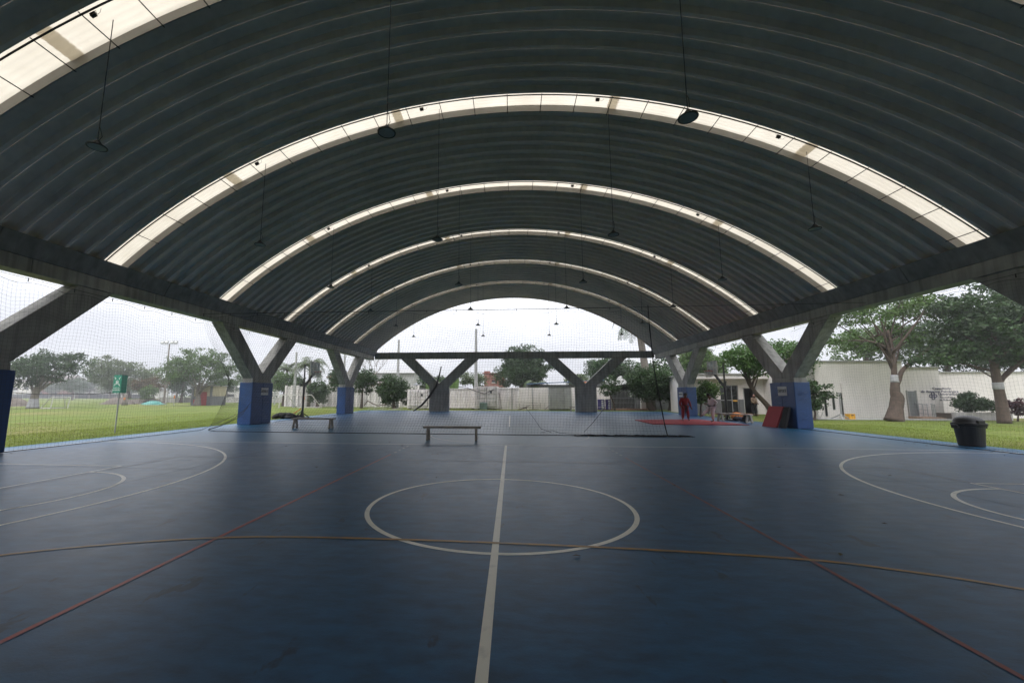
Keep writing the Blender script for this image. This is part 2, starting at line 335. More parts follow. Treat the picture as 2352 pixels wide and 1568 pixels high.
for k in range(4):
    for x in (-3.07, 2.76): strip_line([(x, 10.95+k*.42), (x, 11.13+k*.42)], .05, ln_f)
Y5 = [(-8.2, -1.6), (-7.6, .3), (-6.75, 1.7), (-5.8, 2.95), (-4.81, 3.75), (-3.87, 4.17), (-3.0, 4.40), (-2.2, 4.475), (-1.2, 4.49), (-.18, 4.475), (1.2, 4.42), (2.71, 4.28), (3.4, 4.08), (3.98, 3.80), (4.9, 3.15), (5.8, 2.2), (6.6, .9), (7.2, -.8)]
def spl(p, k=6):
    o = []
    for i in range(len(p)-1):
        a, b, c, d = p[max(0, i-1)], p[i], p[i+1], p[min(len(p)-1, i+2)]
        for j in range(k):
            t = j/k; o.append(tuple(.5*(2*b[q]+(-a[q]+c[q])*t+(2*a[q]-5*b[q]+4*c[q]-d[q])*t*t+(-a[q]+3*b[q]-3*c[q]+d[q])*t**3) for q in (0, 1)))
    return o+[p[-1]]
strip_line(spl(Y5), .05, ln_y, label='ochre goal area curve crossing the centre circle')
strip_line([(-8.1, 2.2), (-8.1, 9.82)], .035, ln_p); strip_line([(-8.1, 9.85), (8.0, 9.65)], .035, ln_p); strip_line([(8.0, 2.2), (8.0, 9.65)], .035, ln_p)
strip_line([(-11.55, 12.9), (-11.5, 31.5)], .05, ln_f); strip_line([(11.5, 12.9), (11.9, 31.5)], .05, ln_f); strip_line([(-11.5, 31.5), (11.9, 31.5)], .05, ln_f)
strip_line(arc(-.1, 16.15, 2.95, 0, 360, 80)[:-1], .05, ln_f, True); strip_line([(-.1, 20.3), (-.1, 31.4)], .06, ln_w)

jm = mat('joint_dark', (.012, .025, .045), .8)
for a_, b_ in (((-13.4, 5.9), (-2.0, 12.6)), ((-13.4, 8.2), (13.3, 8.15)), ((-13.4, 1.9), (13.3, 1.95)), ((-6.6, -2), (-6.65, 12.8)), ((6.9, -2), (6.85, 12.8))):
    strip_line([a_, b_], .010, jm)
# grass blades along the court edges (real geometry at the near margins)
def blades(name, label, regions, n, hmin, hmax, wd, mt, seed):
    rg = np.random.RandomState(seed); V = []; P = []
    for (x0, x1, y0, y1, k) in regions:
        kk = int(n*k); P.append(np.stack([rg.uniform(x0, x1, kk), rg.uniform(y0, y1, kk)], 1))
    P = np.concatenate(P); k = len(P); a = rg.uniform(0, 6.28, k); h = rg.uniform(hmin, hmax, k); t = rg.normal(0, .35, (k, 2))*h[:, None]
    dx = np.stack([np.cos(a), np.sin(a)], 1)*wd/2
    A = np.concatenate([P-dx, np.full((k, 1), -.03)], 1); B = np.concatenate([P+dx, np.full((k, 1), -.03)], 1); C_ = np.concatenate([P+t, (h-.03)[:, None]], 1)
    V = np.stack([A, B, C_], 1).reshape(-1, 3); F = np.arange(3*k).reshape(-1, 3)
    o = bpy.data.objects.new(name, npmesh(name, V, F, mt)); COL.objects.link(o); return tag(o, label, 'grass', kind='stuff')
blades('grass', 'short bright green grass on the playing field beyond the left edge of the court', [(-19, FX0-.28, 8, 26, .45), (-26, -17, 12, 34, .35), (-20, FX0-.28, 26, 46, .2)], 60000, .02, .06, .014, blade_m, 3)
blades('grass', 'thin olive grass of the lawn between the court and the white building', [(FX1+.28, 19, 8, 24, .5), (FX1+.28, 26, 20, 30, .3), (-12, 14, 41, 43.5, .2)], 45000, .02, .055, .014, blade_m, 4)

# ------------------------------------------------------------------ vaulted roof
RR, ZC = 19.15, 10.73-19.15
XE = 12.97
def arcp(x, dz=0): return (x, math.sqrt(RR*RR-x*x)+ZC+dz)
AX = [RR*math.sin(t) for t in np.linspace(-math.asin(XE/RR), math.asin(XE/RR), 57)]
def arc_sheet(prof, xs=AX, closed=False):
    # prof: list of (y, dz) swept along the arch
    b = MB(); n = len(prof); V = []
    for x in xs:
        t = math.asin(x/RR)
        for y, dz in prof: V.append(((RR+dz)*math.sin(t), y, (RR+dz)*math.cos(t)+ZC))
    F = [(i*n+j, i*n+j+1, (i+1)*n+j+1, (i+1)*n+j) for i in range(len(xs)-1) for j in range(n-1)]
    if closed: F += [(i*n+n-1, i*n, (i+1)*n, (i+1)*n+n-1) for i in range(len(xs)-1)]
    return b.add(V, F)
roof = thing('vaulted_roof', 'long grey barrel vault of ribbed metal sheets with glowing cream skylight strips', 'roof', (0, 0, 0))
Y0, DY, SW = 11.744, 5.27, .80
K0, K1 = -4, 5
NS = 8; pitch = (DY-SW-.03)/NS
d_ = .14
sheet = arc_sheet([(0, 0), (.075, 0), (.125, d_), (pitch-.155, d_), (pitch-.10, 0), (pitch-.008, 0), (pitch-.008, .03), (pitch-.09, .03), (pitch-.18, d_+.03), (.13, d_+.03), (.06, .03), (0, .03)], closed=True).mesh('roof_sheet', roof_m)
curb = arc_sheet([(SW-.02, .22), (SW+.02, .22), (SW+.05, 0), (SW+.01, 0)], closed=True).mesh('skylight_curb', roof_l)
railm = arc_sheet([(.05, -.015), (.075, -.015), (.075, .01), (.05, .01)], closed=True).mesh('skylight_rail', black_m)
riser = arc_sheet([(-.03, .03), (.0, .03), (.0, .20), (-.03, .20)], closed=True).mesh('skylight_upstand', roof_m)
barm = MB().tube([(0, .0, .0), (0, SW+.06, .0)], .012, 6).mesh('skylight_bar', black_m)
# translucent sheets: five overlapping lengths per strip, finely corrugated along their length
def sky_panel(x0, x1, dz):
    t0, t1 = math.asin(x0/RR), math.asin(x1/RR); xs = [RR*math.sin(t) for t in np.linspace(t0, t1, 14)]
    prof = [(-.02 + i*(SW+.02)/24, .185+dz+.012*math.sin(i*math.pi/2)) for i in range(25)]
    return arc_sheet(prof, xs).mesh('skylight_sheet', sky_m, True)
ov = .14
cuts = [-XE, -9.05, -3.6, 3.25, 8.75, XE]
panels = [sky_panel(max(-XE, cuts[i]-ov), min(XE, cuts[i+1]+ov), .0 if i % 2 else .02) for i in range(5)]
for k in range(K0, K1):
    y = Y0 + k*DY
    for pm in panels: inst(pm, 'skylight_sheet', roof, (0, y, 0))
    inst(curb, 'skylight_curb', roof, (0, y, 0)); inst(railm, 'skylight_rail', roof, (0, y, 0)); inst(riser, 'skylight_upstand', roof, (0, y, 0))
    if k >= -1:
        n_ = 13
        for i in range(-n_+1, n_+1):
            t = (i-.04)*1.066/RR
            if abs(RR*math.sin(t)) < 12.85: inst(barm, 'skylight_bar', roof, ((RR-.01)*math.sin(t), y, (RR-.01)*math.cos(t)+ZC))
for k in range(K0, K1):
    for j in range(NS): inst(sheet, 'roof_sheet', roof, (0, Y0+k*DY+SW+.03+j*pitch, 0))
YEND = Y0+(K1)*DY
for j in range(1): inst(sheet, 'roof_sheet', roof, (0, YEND+j*pitch, 0))
arc_sheet([(YEND+pitch, -.05), (YEND+pitch+.05, -.05), (YEND+pitch+.05, .2), (YEND+pitch, .2)], closed=True).build('edge_trim', roof_m, roof)
YE = YEND + pitch + .1
bw = thing('shade_wall', 'unseen grey wall added behind the viewer to keep the near hall dark', 'wall', (0, -9.6, 0))  # unseen wall, added to darken the near floor and roof
MB().prism([(-13.1, 0), (13.1, 0), (13.1, 5.5)]+[(x_, arcp(max(-12.9, min(12.9, x_)))[1]+.05) for x_ in np.linspace(12.9, -12.9, 25)]+[(-13.1, 5.5)], 'y', -.15, .15).build('wall_face', concrete_dark, bw)

# concrete edge beams
def side_beam(s, label):
    b = thing('edge_beam', label, 'beam', (s*13.4, 0, 4.81), group='concrete edge beams')
    lo = [(s*(-.30), 0), (s*.25, 0), (s*.25, .39), (s*(-.30), .39)]
    up = [(s*(-.30), .394), (s*.25, .394), (s*.55, .93), (s*.40, .95), (s*(-.42), .96), (s*(-.55), .93)]
    y = -10
    while y < YE-.5:
        e = min(y+4.0, YE); m1 = MB().prism(lo, 'y', y+.006, e-.006); m1.build('beam_segment', concrete, b, bevel=.015); y = e
    y = -12
    while y < YE-.5:
        e = min(y+5.27, YE+.15); m1 = MB().prism(up, 'y', max(-10, y)+.006, e-.006); m1.build('gutter_segment', concrete_dark, b, bevel=.02); y = e  # darker concrete puts the shade of the down-facing side into the colour
    # corner tie lugs on the far end and small fixings
    return b
side_beam(-1, 'weathered concrete edge beam carrying the left side of the vault'); side_beam(1, 'weathered concrete edge beam carrying the right side of the vault')
eb = thing('end_beam', 'straight concrete cross beam under the far arch opening', 'beam', (0, YE+.3, 4.9))
for i in range(6): MB().box(-13.1+i*4.367+.006, -13.1+(i+1)*4.367-.006, -.22, .22, .03, .66).build('beam_segment', concrete, eb, bevel=.015)

# ------------------------------------------------------------------ V columns with blue padding
def vcol(loc, along, sgn, label, group, padded=True, sign=None, wdt=1.66, thick=.56, top=2.8, ztop=4.805, zp=2.16, legw=.56, legb=1.1, mt=None):
    # along: 'y' (side columns) or 'x' (end columns)
    mt = mt or concrete
    c = thing('concrete_column', label, 'column', loc, 0, group)
    ax = 'x' if along == 'y' else 'y'; h = thick/2; hw = wdt/2
    MB().prism([(-hw, -.1), (hw, -.1), (hw, zp), (hw-.02, zp+.18), (-hw+.02, zp+.18), (-hw, zp)], ax, -h, h).build('shaft', mt, c, bevel=.02)
    for q in (-1, 1):
        zb = zp+.182
        poly = [(q*(hw-.02), zb), (q*(top+legw), ztop), (q*(top-legw), ztop), (q*(.035), zb+.32), (q*.006, zb+.28), (q*.006, zb)]
        MB().prism(poly if q > 0 else poly[::-1], ax, -h+.01, h-.01).build('strut', mt, c, bevel=.02)
    if padded:
        zt = zp-.04; e = .045
        for q in (-1, 1):   # narrow ends
            p = MB().box(-h-e, h+e, min(q*hw, q*(hw+.07)), max(q*hw, q*(hw+.07)), .01, zt).build('pad', pad_m, c, bevel=.025)
        for q in (-1, 1):   # broad faces, each of two mats
            x0, x1 = sorted((q*(h+.003), q*(h+.07)))
            for a, b_ in ((-hw-.07, .02), (.03, hw+.07)):
                MB().box(x0, x1, a, b_, .01, zt+.02).build('pad', pad_m, c, bevel=.025)
        # tie straps and wrinkle folds
        f = MB()
        rg = random.Random(hash((round(loc[0]), round(loc[1]))))
        for k in range(9):
            z = rg.uniform(.1, zt-.2); l = rg.uniform(.15, .5); a = rg.uniform(-.6, .8)
            for q in (-1, 1):
                f.tube([(q*(h+.068), -hw*.9+.2+l*.6*rg.random(), z), (q*(h+.0755), -hw*.3+l, z+a*.2), (q*(h+.066), -hw*.1+l*1.6, z+a*.35)], [.004, .012, .004], 5)
            f.tube([(-h*.8, -hw-.068, z), (0, -hw-.075, z-a*.2), (h*.8, -hw-.066, z-a*.45)], [.004, .012, .004], 5)
        f.build('crease', pad_m, c, smooth=True)
    if sign:
        sx = -sgn*(h+.074); y0, z0, sw, sh = sign
        sp = MB().box(min(sx, sx-sgn*.012), max(sx, sx-sgn*.012), y0-sw/2, y0+sw/2, z0-sh/2, z0+sh/2).build('notice', sign_g, c)
        tm = text_mesh('DEPORTE', sh*.52, ink)
        o = inst(tm, 'lettering', sp, (sx-sgn*.016, y0, z0), (R(90), 0, R(90 if sgn < 0 else -90)), scale=(sw*.95/(sh*.52*4.3), 1, 1))
        hh = MB()
        for zz in (z0+sh*.36, z0-sh*.36): hh.box(min(sx, sx-sgn*.014), max(sx, sx-sgn*.014)-0, y0-sw*.45, y0+sw*.45, zz-.012, zz+.012)
    return c
GC = 'V-shaped concrete columns along the hall'
vcol((-13.40, 9.05, 0), 'y', -1, 'nearest concrete V column at the left edge of the photo, wrapped in dark blue pads', GC)
vcol((-13.40, 21.0, 0), 'y', -1, 'second left V column, blue pads with a printed notice, left of the low bench', GC, sign=(.15, 1.68, .64, .38))
vcol((-13.40, 32.95, 0), 'y', -1, 'farthest left V column with a narrow blue pad, near the corner of the far beam', GC)
vcol((13.40, 9.2, 0), 'y', 1, 'dark V column at the right edge whose strut hides the tree crown', GC)
vcol((13.40, 21.25, 0), 'y', 1, 'right V column in blue pads with a DEPORTE notice and foam mats leaning on it', GC, sign=(-.05, 1.72, .66, .44))
vcol((13.40, 33.1, 0), 'y', 1, 'far right V column in blue pads behind the two martial arts practisers', GC, sign=(.2, 1.58, .7, .36))
GE = 'unpadded V columns under the far cross beam'
vcol((-6.76, YE+.3, 0), 'x', 1, 'bare grey V column under the far beam, left one, with net rolled against it', GE, padded=False, wdt=1.88, thick=.5, top=3.05, ztop=4.895, zp=2.12, legw=.66, mt=concrete)
vcol((6.83, YE+.3, 0), 'x', 1, 'bare grey V column under the far beam, right one, beside the steel gate', GE, padded=False, wdt=1.92, thick=.5, top=3.1, ztop=4.895, zp=2.12, legw=.66, mt=concrete)
for s in (-1, 1):
    vcol((s*13.4, -3.0, 0), 'y', s, 'V column beside the viewer, outside the photo' if s < 0 else 'V column beside the viewer on the right, outside the photo', GC)

# ------------------------------------------------------------------ hanging lamps
def make_lamp(zr):
    t = thing('hanging_lamp', 'x', 'lamp', (0, 0, 0))
    # origin at disc centre; zr = rod length
    t.location = (0, 0, 0)
    MB().tube([(0, 0, .12), (0, 0, zr)], .008, 6).build('rod', black_m, t)
    MB().lathe([(.03, .0), (.07, .015), (.09, .05), (.07, .07), (.05, .10), (.03, .13), (.012, .14)], 20).build('driver_housing', black_m, t, smooth=False)
    MB().lathe([(.065, .0), (.15, -.012), (.163, -.02), (.168, -.005), (.15, .012), (.09, .03), (.03, .035)], 28).build('disc', mat('lamp_grey', (.035, .037, .04), .5), t)
    MB().lathe([(.142, -.0145), (.138, -.020), (.075, -.014), (.07, -.006)], 28).build('lens_ring', greyl, t)
    MB().tube([(.0, .02, .13), (.05, .03, .22), (.03, .0, .36), (.0, .0, .42)], .006, 5).build('cable_loop', black_m, t)
    return t
lampX = [-7.97, -2.23, 3.09, 8.76]; rown = ['nearest row', 'second row', 'third row', 'fourth row', 'fifth row', 'farthest row']
coln = ['outermost on the left', 'left of centre', 'right of centre', 'outermost on the right']
for r_ in range(6):
    for c_ in range(4):
        if r_ == 0 and c_ == 3: pass
        x = lampX[c_]; z = 6.27; zz = arcp(x, .03)[1]
        t = make_lamp(zz-z); t.location = (x, 6.9+r_*DY-.04, z)
        t['label'] = 'disc lamp on a long rod, %s, %s' % (rown[r_], coln[c_]); t['group'] = 'disc lamps hanging from the skylight strips'
# small spotlights clipped to the near edge of the skylight strips
sx_ = [-8.1, -2.75, 2.72, 7.85]
sp0 = None
stn = ['nearest visible', 'second', 'third', 'fourth', 'fifth', 'sixth']
for k in range(-1, K1):
    for i, x in enumerate(sx_):
        if sp0 is None:
            sp0 = thing('spotlight', 'x', 'spotlight'); MB().box(-.09, .09, -.05, .05, -.16, -.04).build('case', black_m, sp0, bevel=.01)
            sp0.scale = (.62, .62, .62); MB().tube([(-.11, 0, -.1), (-.11, 0, 0), (.11, 0, 0), (.11, 0, -.1)], .008, 5).build('bracket', black_m, sp0)
            MB().tube([(.05, 0, -.06), (.14, 0, -.16), (.22, 0, -.14), (.30, 0, -.02)], .006, 5).build('wire', black_m, sp0); t = sp0
        else: t = copy_tree(sp0)
        t.location = (x, Y0+k*DY+.10, arcp(x, -.02)[1]); t.rotation_euler = (0, math.asin(x/RR), 0)
        t['label'] = 'small black spotlight on the %s skylight strip, %s' % (stn[k+1], ['lowest on the left side', 'left of the crown', 'right of the crown', 'lowest on the right side'][i])
        t['group'] = 'spotlights clipped to the skylight strips'

# ------------------------------------------------------------------ nets
def net_grid(P, rad=.0022):
    """P: (rows, cols, 3) array of knots -> triangular twine along both directions"""
    Rw, Cn, _ = P.shape; Vs = []; Fs = []; base = 0
    offs = []
    for Q in (P, P.transpose(1, 0, 2)):
        a, b, _ = Q.shape; d = np.zeros_like(Q); d[:, 1:-1] = Q[:, 2:]-Q[:, :-2]; d[:, 0] = Q[:, 1]-Q[:, 0]; d[:, -1] = Q[:, -1]-Q[:, -2]
        d /= np.linalg.norm(d, axis=2, keepdims=True)+1e-9
        ref = np.where(np.abs(d[..., 2:3]) > .8, np.array([0, 1.0, 0]), np.array([0, 0, 1.0])); x = np.cross(d, ref); x /= np.linalg.norm(x, axis=2, keepdims=True)+1e-9; y = np.cross(d, x)
        V = np.stack([Q + rad*(math.cos(t)*x+math.sin(t)*y) for t in (0, 2.094, 4.189)], 2)     # a,b,3,3
        idx = np.arange(a*b*3).reshape(a, b, 3)+base
        for j in range(3):
            k = (j+1) % 3; Fs.append(np.stack([idx[:, :-1, j], idx[:, :-1, k], idx[:, 1:, k], idx[:, 1:, j]], -1).reshape(-1, 4))
        Vs.append(V.reshape(-1, 3)); base += a*b*3
    return np.concatenate(Vs), np.concatenate(Fs)
def hang_net(name, label, path_top, path_bot, zt, zb, cell, seed, sag=.05, group=None, rad=.0022, clips=True):
    t = thing(name, label, 'net', (0, 0, 0), group=group)
    def samp(path, n):
        p = np.array(path, float); s = np.r_[0, np.cumsum(np.linalg.norm(np.diff(p, axis=0), axis=1))]; u = np.linspace(0, s[-1], n); return np.stack([np.interp(u, s, p[:, i]) for i in range(p.shape[1])], 1), s[-1]
    _, Ln = samp(path_top, 2); nc = int(Ln/cell)+1; nr = int((zt-zb)/cell)+1
    T, _ = samp(path_top, nc); B, _ = samp(path_bot, nc); rg = np.random.RandomState(seed)
    v = np.linspace(0, 1, nr)[:, None, None]; e = v**1.5
    XY = T[None, :, :2]*(1-e)+B[None, :, :2]*e
    zt_ = T[:, 2] if T.shape[1] > 2 else np.full(nc, zt); zb_ = B[:, 2] if B.shape[1] > 2 else np.full(nc, zb)
    scal = sag*2.2*np.abs(np.sin(np.arange(nc)*cell*math.pi/1.25))
    Z = (zt_-.09+scal*0-(.10*(1-np.abs(np.cos(np.arange(nc)*cell*math.pi/1.25)))))[None, :]*(1-v[..., 0])+zb_[None, :]*v[..., 0]
    ii, jj = np.meshgrid(np.arange(nr), np.arange(nc), indexing='ij')
    ph = rg.uniform(0, 6.28, 6)
    wav = .03*np.sin(jj*.11+ph[0]+ii*.05)+.02*np.sin(jj*.31+ph[1]-ii*.09)+.015*np.sin(ii*.4+jj*.07+ph[2])
    Z = Z + wav*np.sin(math.pi*v[..., 0])*1.4
    d = np.gradient(XY, axis=1); nrm = np.stack([-d[..., 1], d[..., 0]], -1); nrm /= np.linalg.norm(nrm, axis=-1, keepdims=True)+1e-9
    bow = (.06*np.sin(jj*.07+ph[3]+ii*.02)+.05*np.sin(jj*.19+ph[4])+.02*np.sin(ii*.3+ph[5]))*np.sin(math.pi*np.clip(v[..., 0], 0, 1))
    XY = XY + nrm*bow[..., None]
    tang = d/(np.linalg.norm(d, axis=-1, keepdims=True)+1e-9); XY = XY + tang*(.03*np.sin(ii*.21+jj*.13+ph[1]))[..., None]
    P = np.concatenate([XY, Z[..., None]], -1)
    V, F = net_grid(P, rad); o = bpy.data.objects.new('mesh', npmesh('mesh', V, F, net_m)); link(o, t, kind='stuff')
    MB().tube([tuple(x) for x in np.c_[T[::6, :2], zt_[::6]]], .006, 5).build('top_cable', black_m, t)
    MB().tube([tuple(x) for x in P[0, ::2]], .005, 5).build('head_rope', black_m, t)
    if clips:
        c = MB(); k = max(1, int(1.25/cell))
        for j in range(0, nc, k): c.box(T[j, 0]-.008, T[j, 0]+.008, T[j, 1]-.008, T[j, 1]+.008, zt_[j]-.09, zt_[j]+.015)
        c.build('hooks', black_m, t, kind='stuff')
    MB().tube([tuple(x) for x in P[-1, ::2]], .012, 5).build('bottom_rope', black_m, t)
    return t, P
cross, P = hang_net('divider_net', 'wide black divider net hanging across the middle of the hall', [(-13.0, 16.3, 4.9), (5.25, 16.1, 4.88)],
    [(-13.0, 19.8, .9), (-13.0, 19.2, .45), (-13.05, 18.0, .12), (-12.9, 17.0, .02), (-12.2, 16.45, .015), (-9, 16.3, .015), (-3, 16.2, .015), (2, 16.1, .015), (5.6, 15.95, .015)], 4.9, 0, .1, 1, rad=.0021)
MB().tube([(-13.05, 16.3, 4.9), (0, 16.15, 4.86), (13.05, 16.0, 4.9)], .007, 5).build('support_cable', black_m, cross)
# gathered free edge and the heap of net on the floor
rg = random.Random(5); b = MB()
for k in range(7):
    a = rg.uniform(-.014, .014); ph = rg.uniform(0, 6)
    b.tube([(5.28+a*.5*(1-i/14)+.42*(i/14)**2.2+.014*math.sin(i*.9+ph)+a*(.4+.6*i/14), 16.08-.12*(i/14)+.02*math.sin(i*.7+ph), 4.95-4.93*(i/14)) for i in range(15)], .004+.002*rg.random(), 4)
b.build('gathered_edge', net_m, cross)
b = MB()
for k in range(46):
    x = 2.6+k*.082; ph = rg.uniform(0, 6)
    b.tube([(x-.35, 15.98+.05*math.sin(ph), .015), (x-.15, 15.93+.07*math.sin(ph+1), .03+.035*rg.random()), (x+.1, 15.97+.06*math.sin(ph*2), .025+.035*rg.random()), (x+.35, 15.93+.05*math.cos(ph), .015)], .012, 4)
b.build('folded_hem', net_m, cross)
b = MB()
for (pts) in ([(1.2, 17.2, .02), (1.6, 16.9, .12), (1.9, 16.6, .05), (2.4, 16.3, .03), (3.2, 16.1, .03)], [(4.0, 17.6, 1.2), (3.6, 17.3, .8), (3.2, 17.0, .4), (2.8, 16.6, .1)], [(.6, 18.0, 1.0), (.9, 17.8, .6), (1.2, 17.4, .15), (1.6, 17.0, .03)]):
    b.tube(pts, .008, 4)
b.build('loose_cord', net_m, cross)
MB().tube([(-13.05, 20.1, 1.15), (-13.0, 19.4, .7), (-13.0, 18.6, .33), (-13.0, 17.8, .12), (-12.9, 17.0, .03)], .012, 5).build('tie_rope', black_m, cross)
# upright bundled net on the right beam
SN = 'nets closing the open bays'
hang_net('side_net', 'black netting filling the open left bay in front of the green sign', [(-13.02, 1.5, 4.62), (-13.02, 10.2, 4.62), (-13.02, 19.5, 4.62)], [(-13.02, 1.5, .03), (-13.02, 16.8, .03), (-13.02, 19.6, .75)], 4.62, .03, .1, 2, group=SN, rad=.0017)
hang_net('side_net', 'black netting filling the open left bays beyond the divider net', [(-13.02, 22.2, 4.62), (-13.02, 38.0, 4.62)], [(-13.02, 22.2, .03), (-13.02, 38.0, .03)], 4.62, .03, .1, 3, group=SN, rad=.0017)
hang_net('side_net', 'black netting filling the open right bay in front of the white building', [(13.02, 3, 4.62), (13.02, 20.2, 4.62)], [(13.02, 3, .03), (13.02, 20.2, .03)], 4.62, .03, .1, 4, group=SN, rad=.0011)
hang_net('side_net', 'light netting in the far right bay beyond the padded column', [(13.02, 22.5, 4.62), (13.02, 32.1, 4.62)], [(13.55, 22.5, .05), (13.55, 32.1, .05)], 4.62, .05, .12, 5, group=SN, rad=.0011)
t = thing('net_bundle', 'dark rolled net tied to the left far column, curving down to the floor', 'net', (-7.3, YE-.05, 0)); b = MB()
for k in range(6):
    a = rg.uniform(-.05, .05)
    b.tube([(.75+a, 0, 4.2), (.55+a, -.1, 3.2), (.30+a*1.5, -.15, 2.3), (-.35+a*2, -.2, 1.3), (-1.0+a*2, -.25, .55), (-1.75+a, -.3, .04)], [.02, .04, .05, .05, .05, .035], 5)
b.build('rolled_mesh', net_m, t)
t = thing('net_bundle', 'slack rope swag strung over the white containers', 'rope', (-5.5, 42.8, 0))
MB().tube([(0, 0, 2.35), (1.0, 0, 2.25), (2.0, 0, 1.85), (2.8, 0, 1.65), (3.4, 0, 1.95), (3.8, 0, 2.1)], .03, 5).build('rope', net_m, t)

# ------------------------------------------------------------------ benches
def bench(loc, L_, label, rz=0, h=.46):
    t = thing('bench', label, 'bench', loc, rz, 'low grey trestle benches')
    MB().box(-L_/2, L_/2, -.14, .14, h-.065, h).build('seat', wood_g, t, bevel=.008)
    for q in (-1, 1):
        x = q*(L_/2-.16)
        for s in (-1, 1): MB().bar((x, s*.20, .0), (x, s*.09, h-.067), .13, .06, up=(1, 0, 0)).build('leg', wood_g, t, bevel=.004)
        MB().box(x-.04, x+.04, -.17, .17, .05, .10).build('stretcher', wood_g, t)
    return t
bench((-2.0, 14.15, 0), 1.95, 'grey trestle bench standing on the court just in front of the divider net', R(1))
bench((-9.0, 18.5, 0), 1.98, 'grey trestle bench behind the net, left of the other court bench', R(2))
bench((12.75, 25.2, 0), 2.3, 'pale metal bench by the right court edge between the hoop and the padded column', R(-72), h=.48)
bench((at(1345, 936, 40.6).x, 40.2, 0), 3.2, 'low grey bench under the far right bare column', 0, h=.42)

# ------------------------------------------------------------------ rubbish bin
t = thing('rubbish_bin', 'black plastic rubbish bin with a domed lid at the right court edge', 'bin', (13.87, 13.95, 0)); t.scale = (.93, .93, .98)
MB().lathe([(.285, 0), (.30, .03), (.35, .60), (.40, .62), (.405, .66), (.35, .665)], 32).build('body', black_pl, t, smooth=False)
MB().lathe([(.405, .665), (.41, .70), (.36, .72), (.345, .78), (.30, .85), (.21, .905), (.10, .93), (.01, .935)], 32).build('lid', black_pl, t, smooth=True)
for s in (-1, 1):
    MB().box(min(s*.35, s*.47), max(s*.35, s*.47), -.09, .09, .54, .66).build('handle', black_pl, t, bevel=.02)
MB().box(-.10, .10, -.40, -.33, .67, .80).build('flap', black_pl, t, bevel=.01)

# ------------------------------------------------------------------ basketball hoops
def hoop(loc, s, label, weights):
    """s=+1: faces +x"""
    t = thing('basketball_hoop', label, 'basketball hoop', loc, 0 if s > 0 else math.pi)
    MB().tube([(0, 0, .05), (0, 0, 2.1)], .07, 10).build('post', black_m, t)
    MB().bar((0, 0, 2.0), (.62, 0, 2.9), .12, .10).bar((0, 0, 2.05), (-.05, 0, 2.4), .1).build('arm', black_m, t)
    MB().bar((.0, -.03, 3.35), (.62, -.03, 2.85), .03).bar((0, 0, 2.1), (0, 0, 3.5), .07).build('brace', black_m, t)
    if 'acrylic' not in MATS:
        am = mat('acrylic', (.52, .55, .57), .2, var=.05); an_ = am.node_tree; tb = an_.nodes.new('ShaderNodeBsdfTransparent'); xs = an_.nodes.new('ShaderNodeMixShader'); xs.inputs[0].default_value = .45
        an_.links.new(an_.nodes['Principled BSDF'].outputs[0], xs.inputs[1]); an_.links.new(tb.outputs[0], xs.inputs[2]); an_.links.new(xs.outputs[0], an_.nodes['Material Output'].inputs[0])
    bb = MB().box(.66, .69, -.60, .60, 2.82, 3.62).build('backboard', mat('acrylic', (.52, .55, .57), .3, var=.05), t)
    f = MB()
    for y in (-.6, .6): f.box(.65, .71, y-.025, y+.025, 2.80, 3.64)
    for z in (2.81, 3.62): f.box(.652, .708, -.6, .6, z-.022, z+.022)
    for y in (-.2, .2): f.box(.654, .706, y-.018, y+.018, 2.82, 3.6)
    f.box(.656, .704, -.58, .58, 3.2, 3.235)
    f.build('board_frame', white_m, t)
    m1 = MB(); R0 = .2286; pts = [(.92+R0*math.cos(a), R0*math.sin(a), 3.02) for a in np.linspace(0, 2*math.pi, 25)]
    m1.tube(pts, .011, 6, False).bar((.69, 0, 3.0), (.74, 0, 3.02), .12, .05)
    rim = m1.build('rim', mat('red_rim', (.45, .03, .02), .5), t)
    n_ = MB()
    for i in range(12):
        a = i*math.pi/6
        for q in (.26, -.26):
            n_.tube([(.92+r_*math.cos(a+q*k), r_*math.sin(a+q*k), 3.01-.13*k) for k, r_ in enumerate((.225, .18, .15, .14))], .006, 4)
    n_.build('hoop_net', white_m, rim)
    MB().box(-.35, .3, -.4, .4, .02, .07).bar((-.32, -.3, .07), (0, 0, .55), .05).bar((-.32, .3, .07), (0, 0, .55), .05).bar((.28, .28, .07), (0, 0, .35), .05).bar((.28, -.28, .07), (0, 0, .35), .05).build('base', black_m, t)
    if weights:
        for k in range(4):
            MB().lathe([(.09, 0), (.24, .0), (.29, .06), (.29, .12), (.24, .18), (.09, .18)], 14).build('base_weight', rubber, t, loc=(-.55-.02*k, -.55+k*.36, .0 if k % 2 else .02))
        MB().bar((-.45, -.3, .3), (-.08, -.05, .62), .05).build('lever', orange, t)
    return t
hoop((-13.55, 26.3, 0), 1, 'portable basketball hoop at the left edge with black base weights and clear board', True)
hoop((13.2, 26.9, 0), -1, 'portable basketball hoop at the right edge with grey board, beside the metal bench', False)
# sandbags and tyres beside the left hoop
for k in range(3):
    t = thing('tyre', ['old black tyre lying left of the hoop base, farthest from the post', 'old black tyre in the middle of the row by the hoop base', 'old black tyre nearest the post of the left hoop'][k], 'tyre', (-15.05+.46*k, 26.0, 0), group='old tyres weighing down the left hoop')
    m1 = MB(); m1.tube([(.22*math.cos(a), .22*math.sin(a), .16+.10*math.cos(a+k)) for a in np.linspace(0, 2*math.pi, 19)], .13, 8, False); m1.build('carcass', rubber, t)

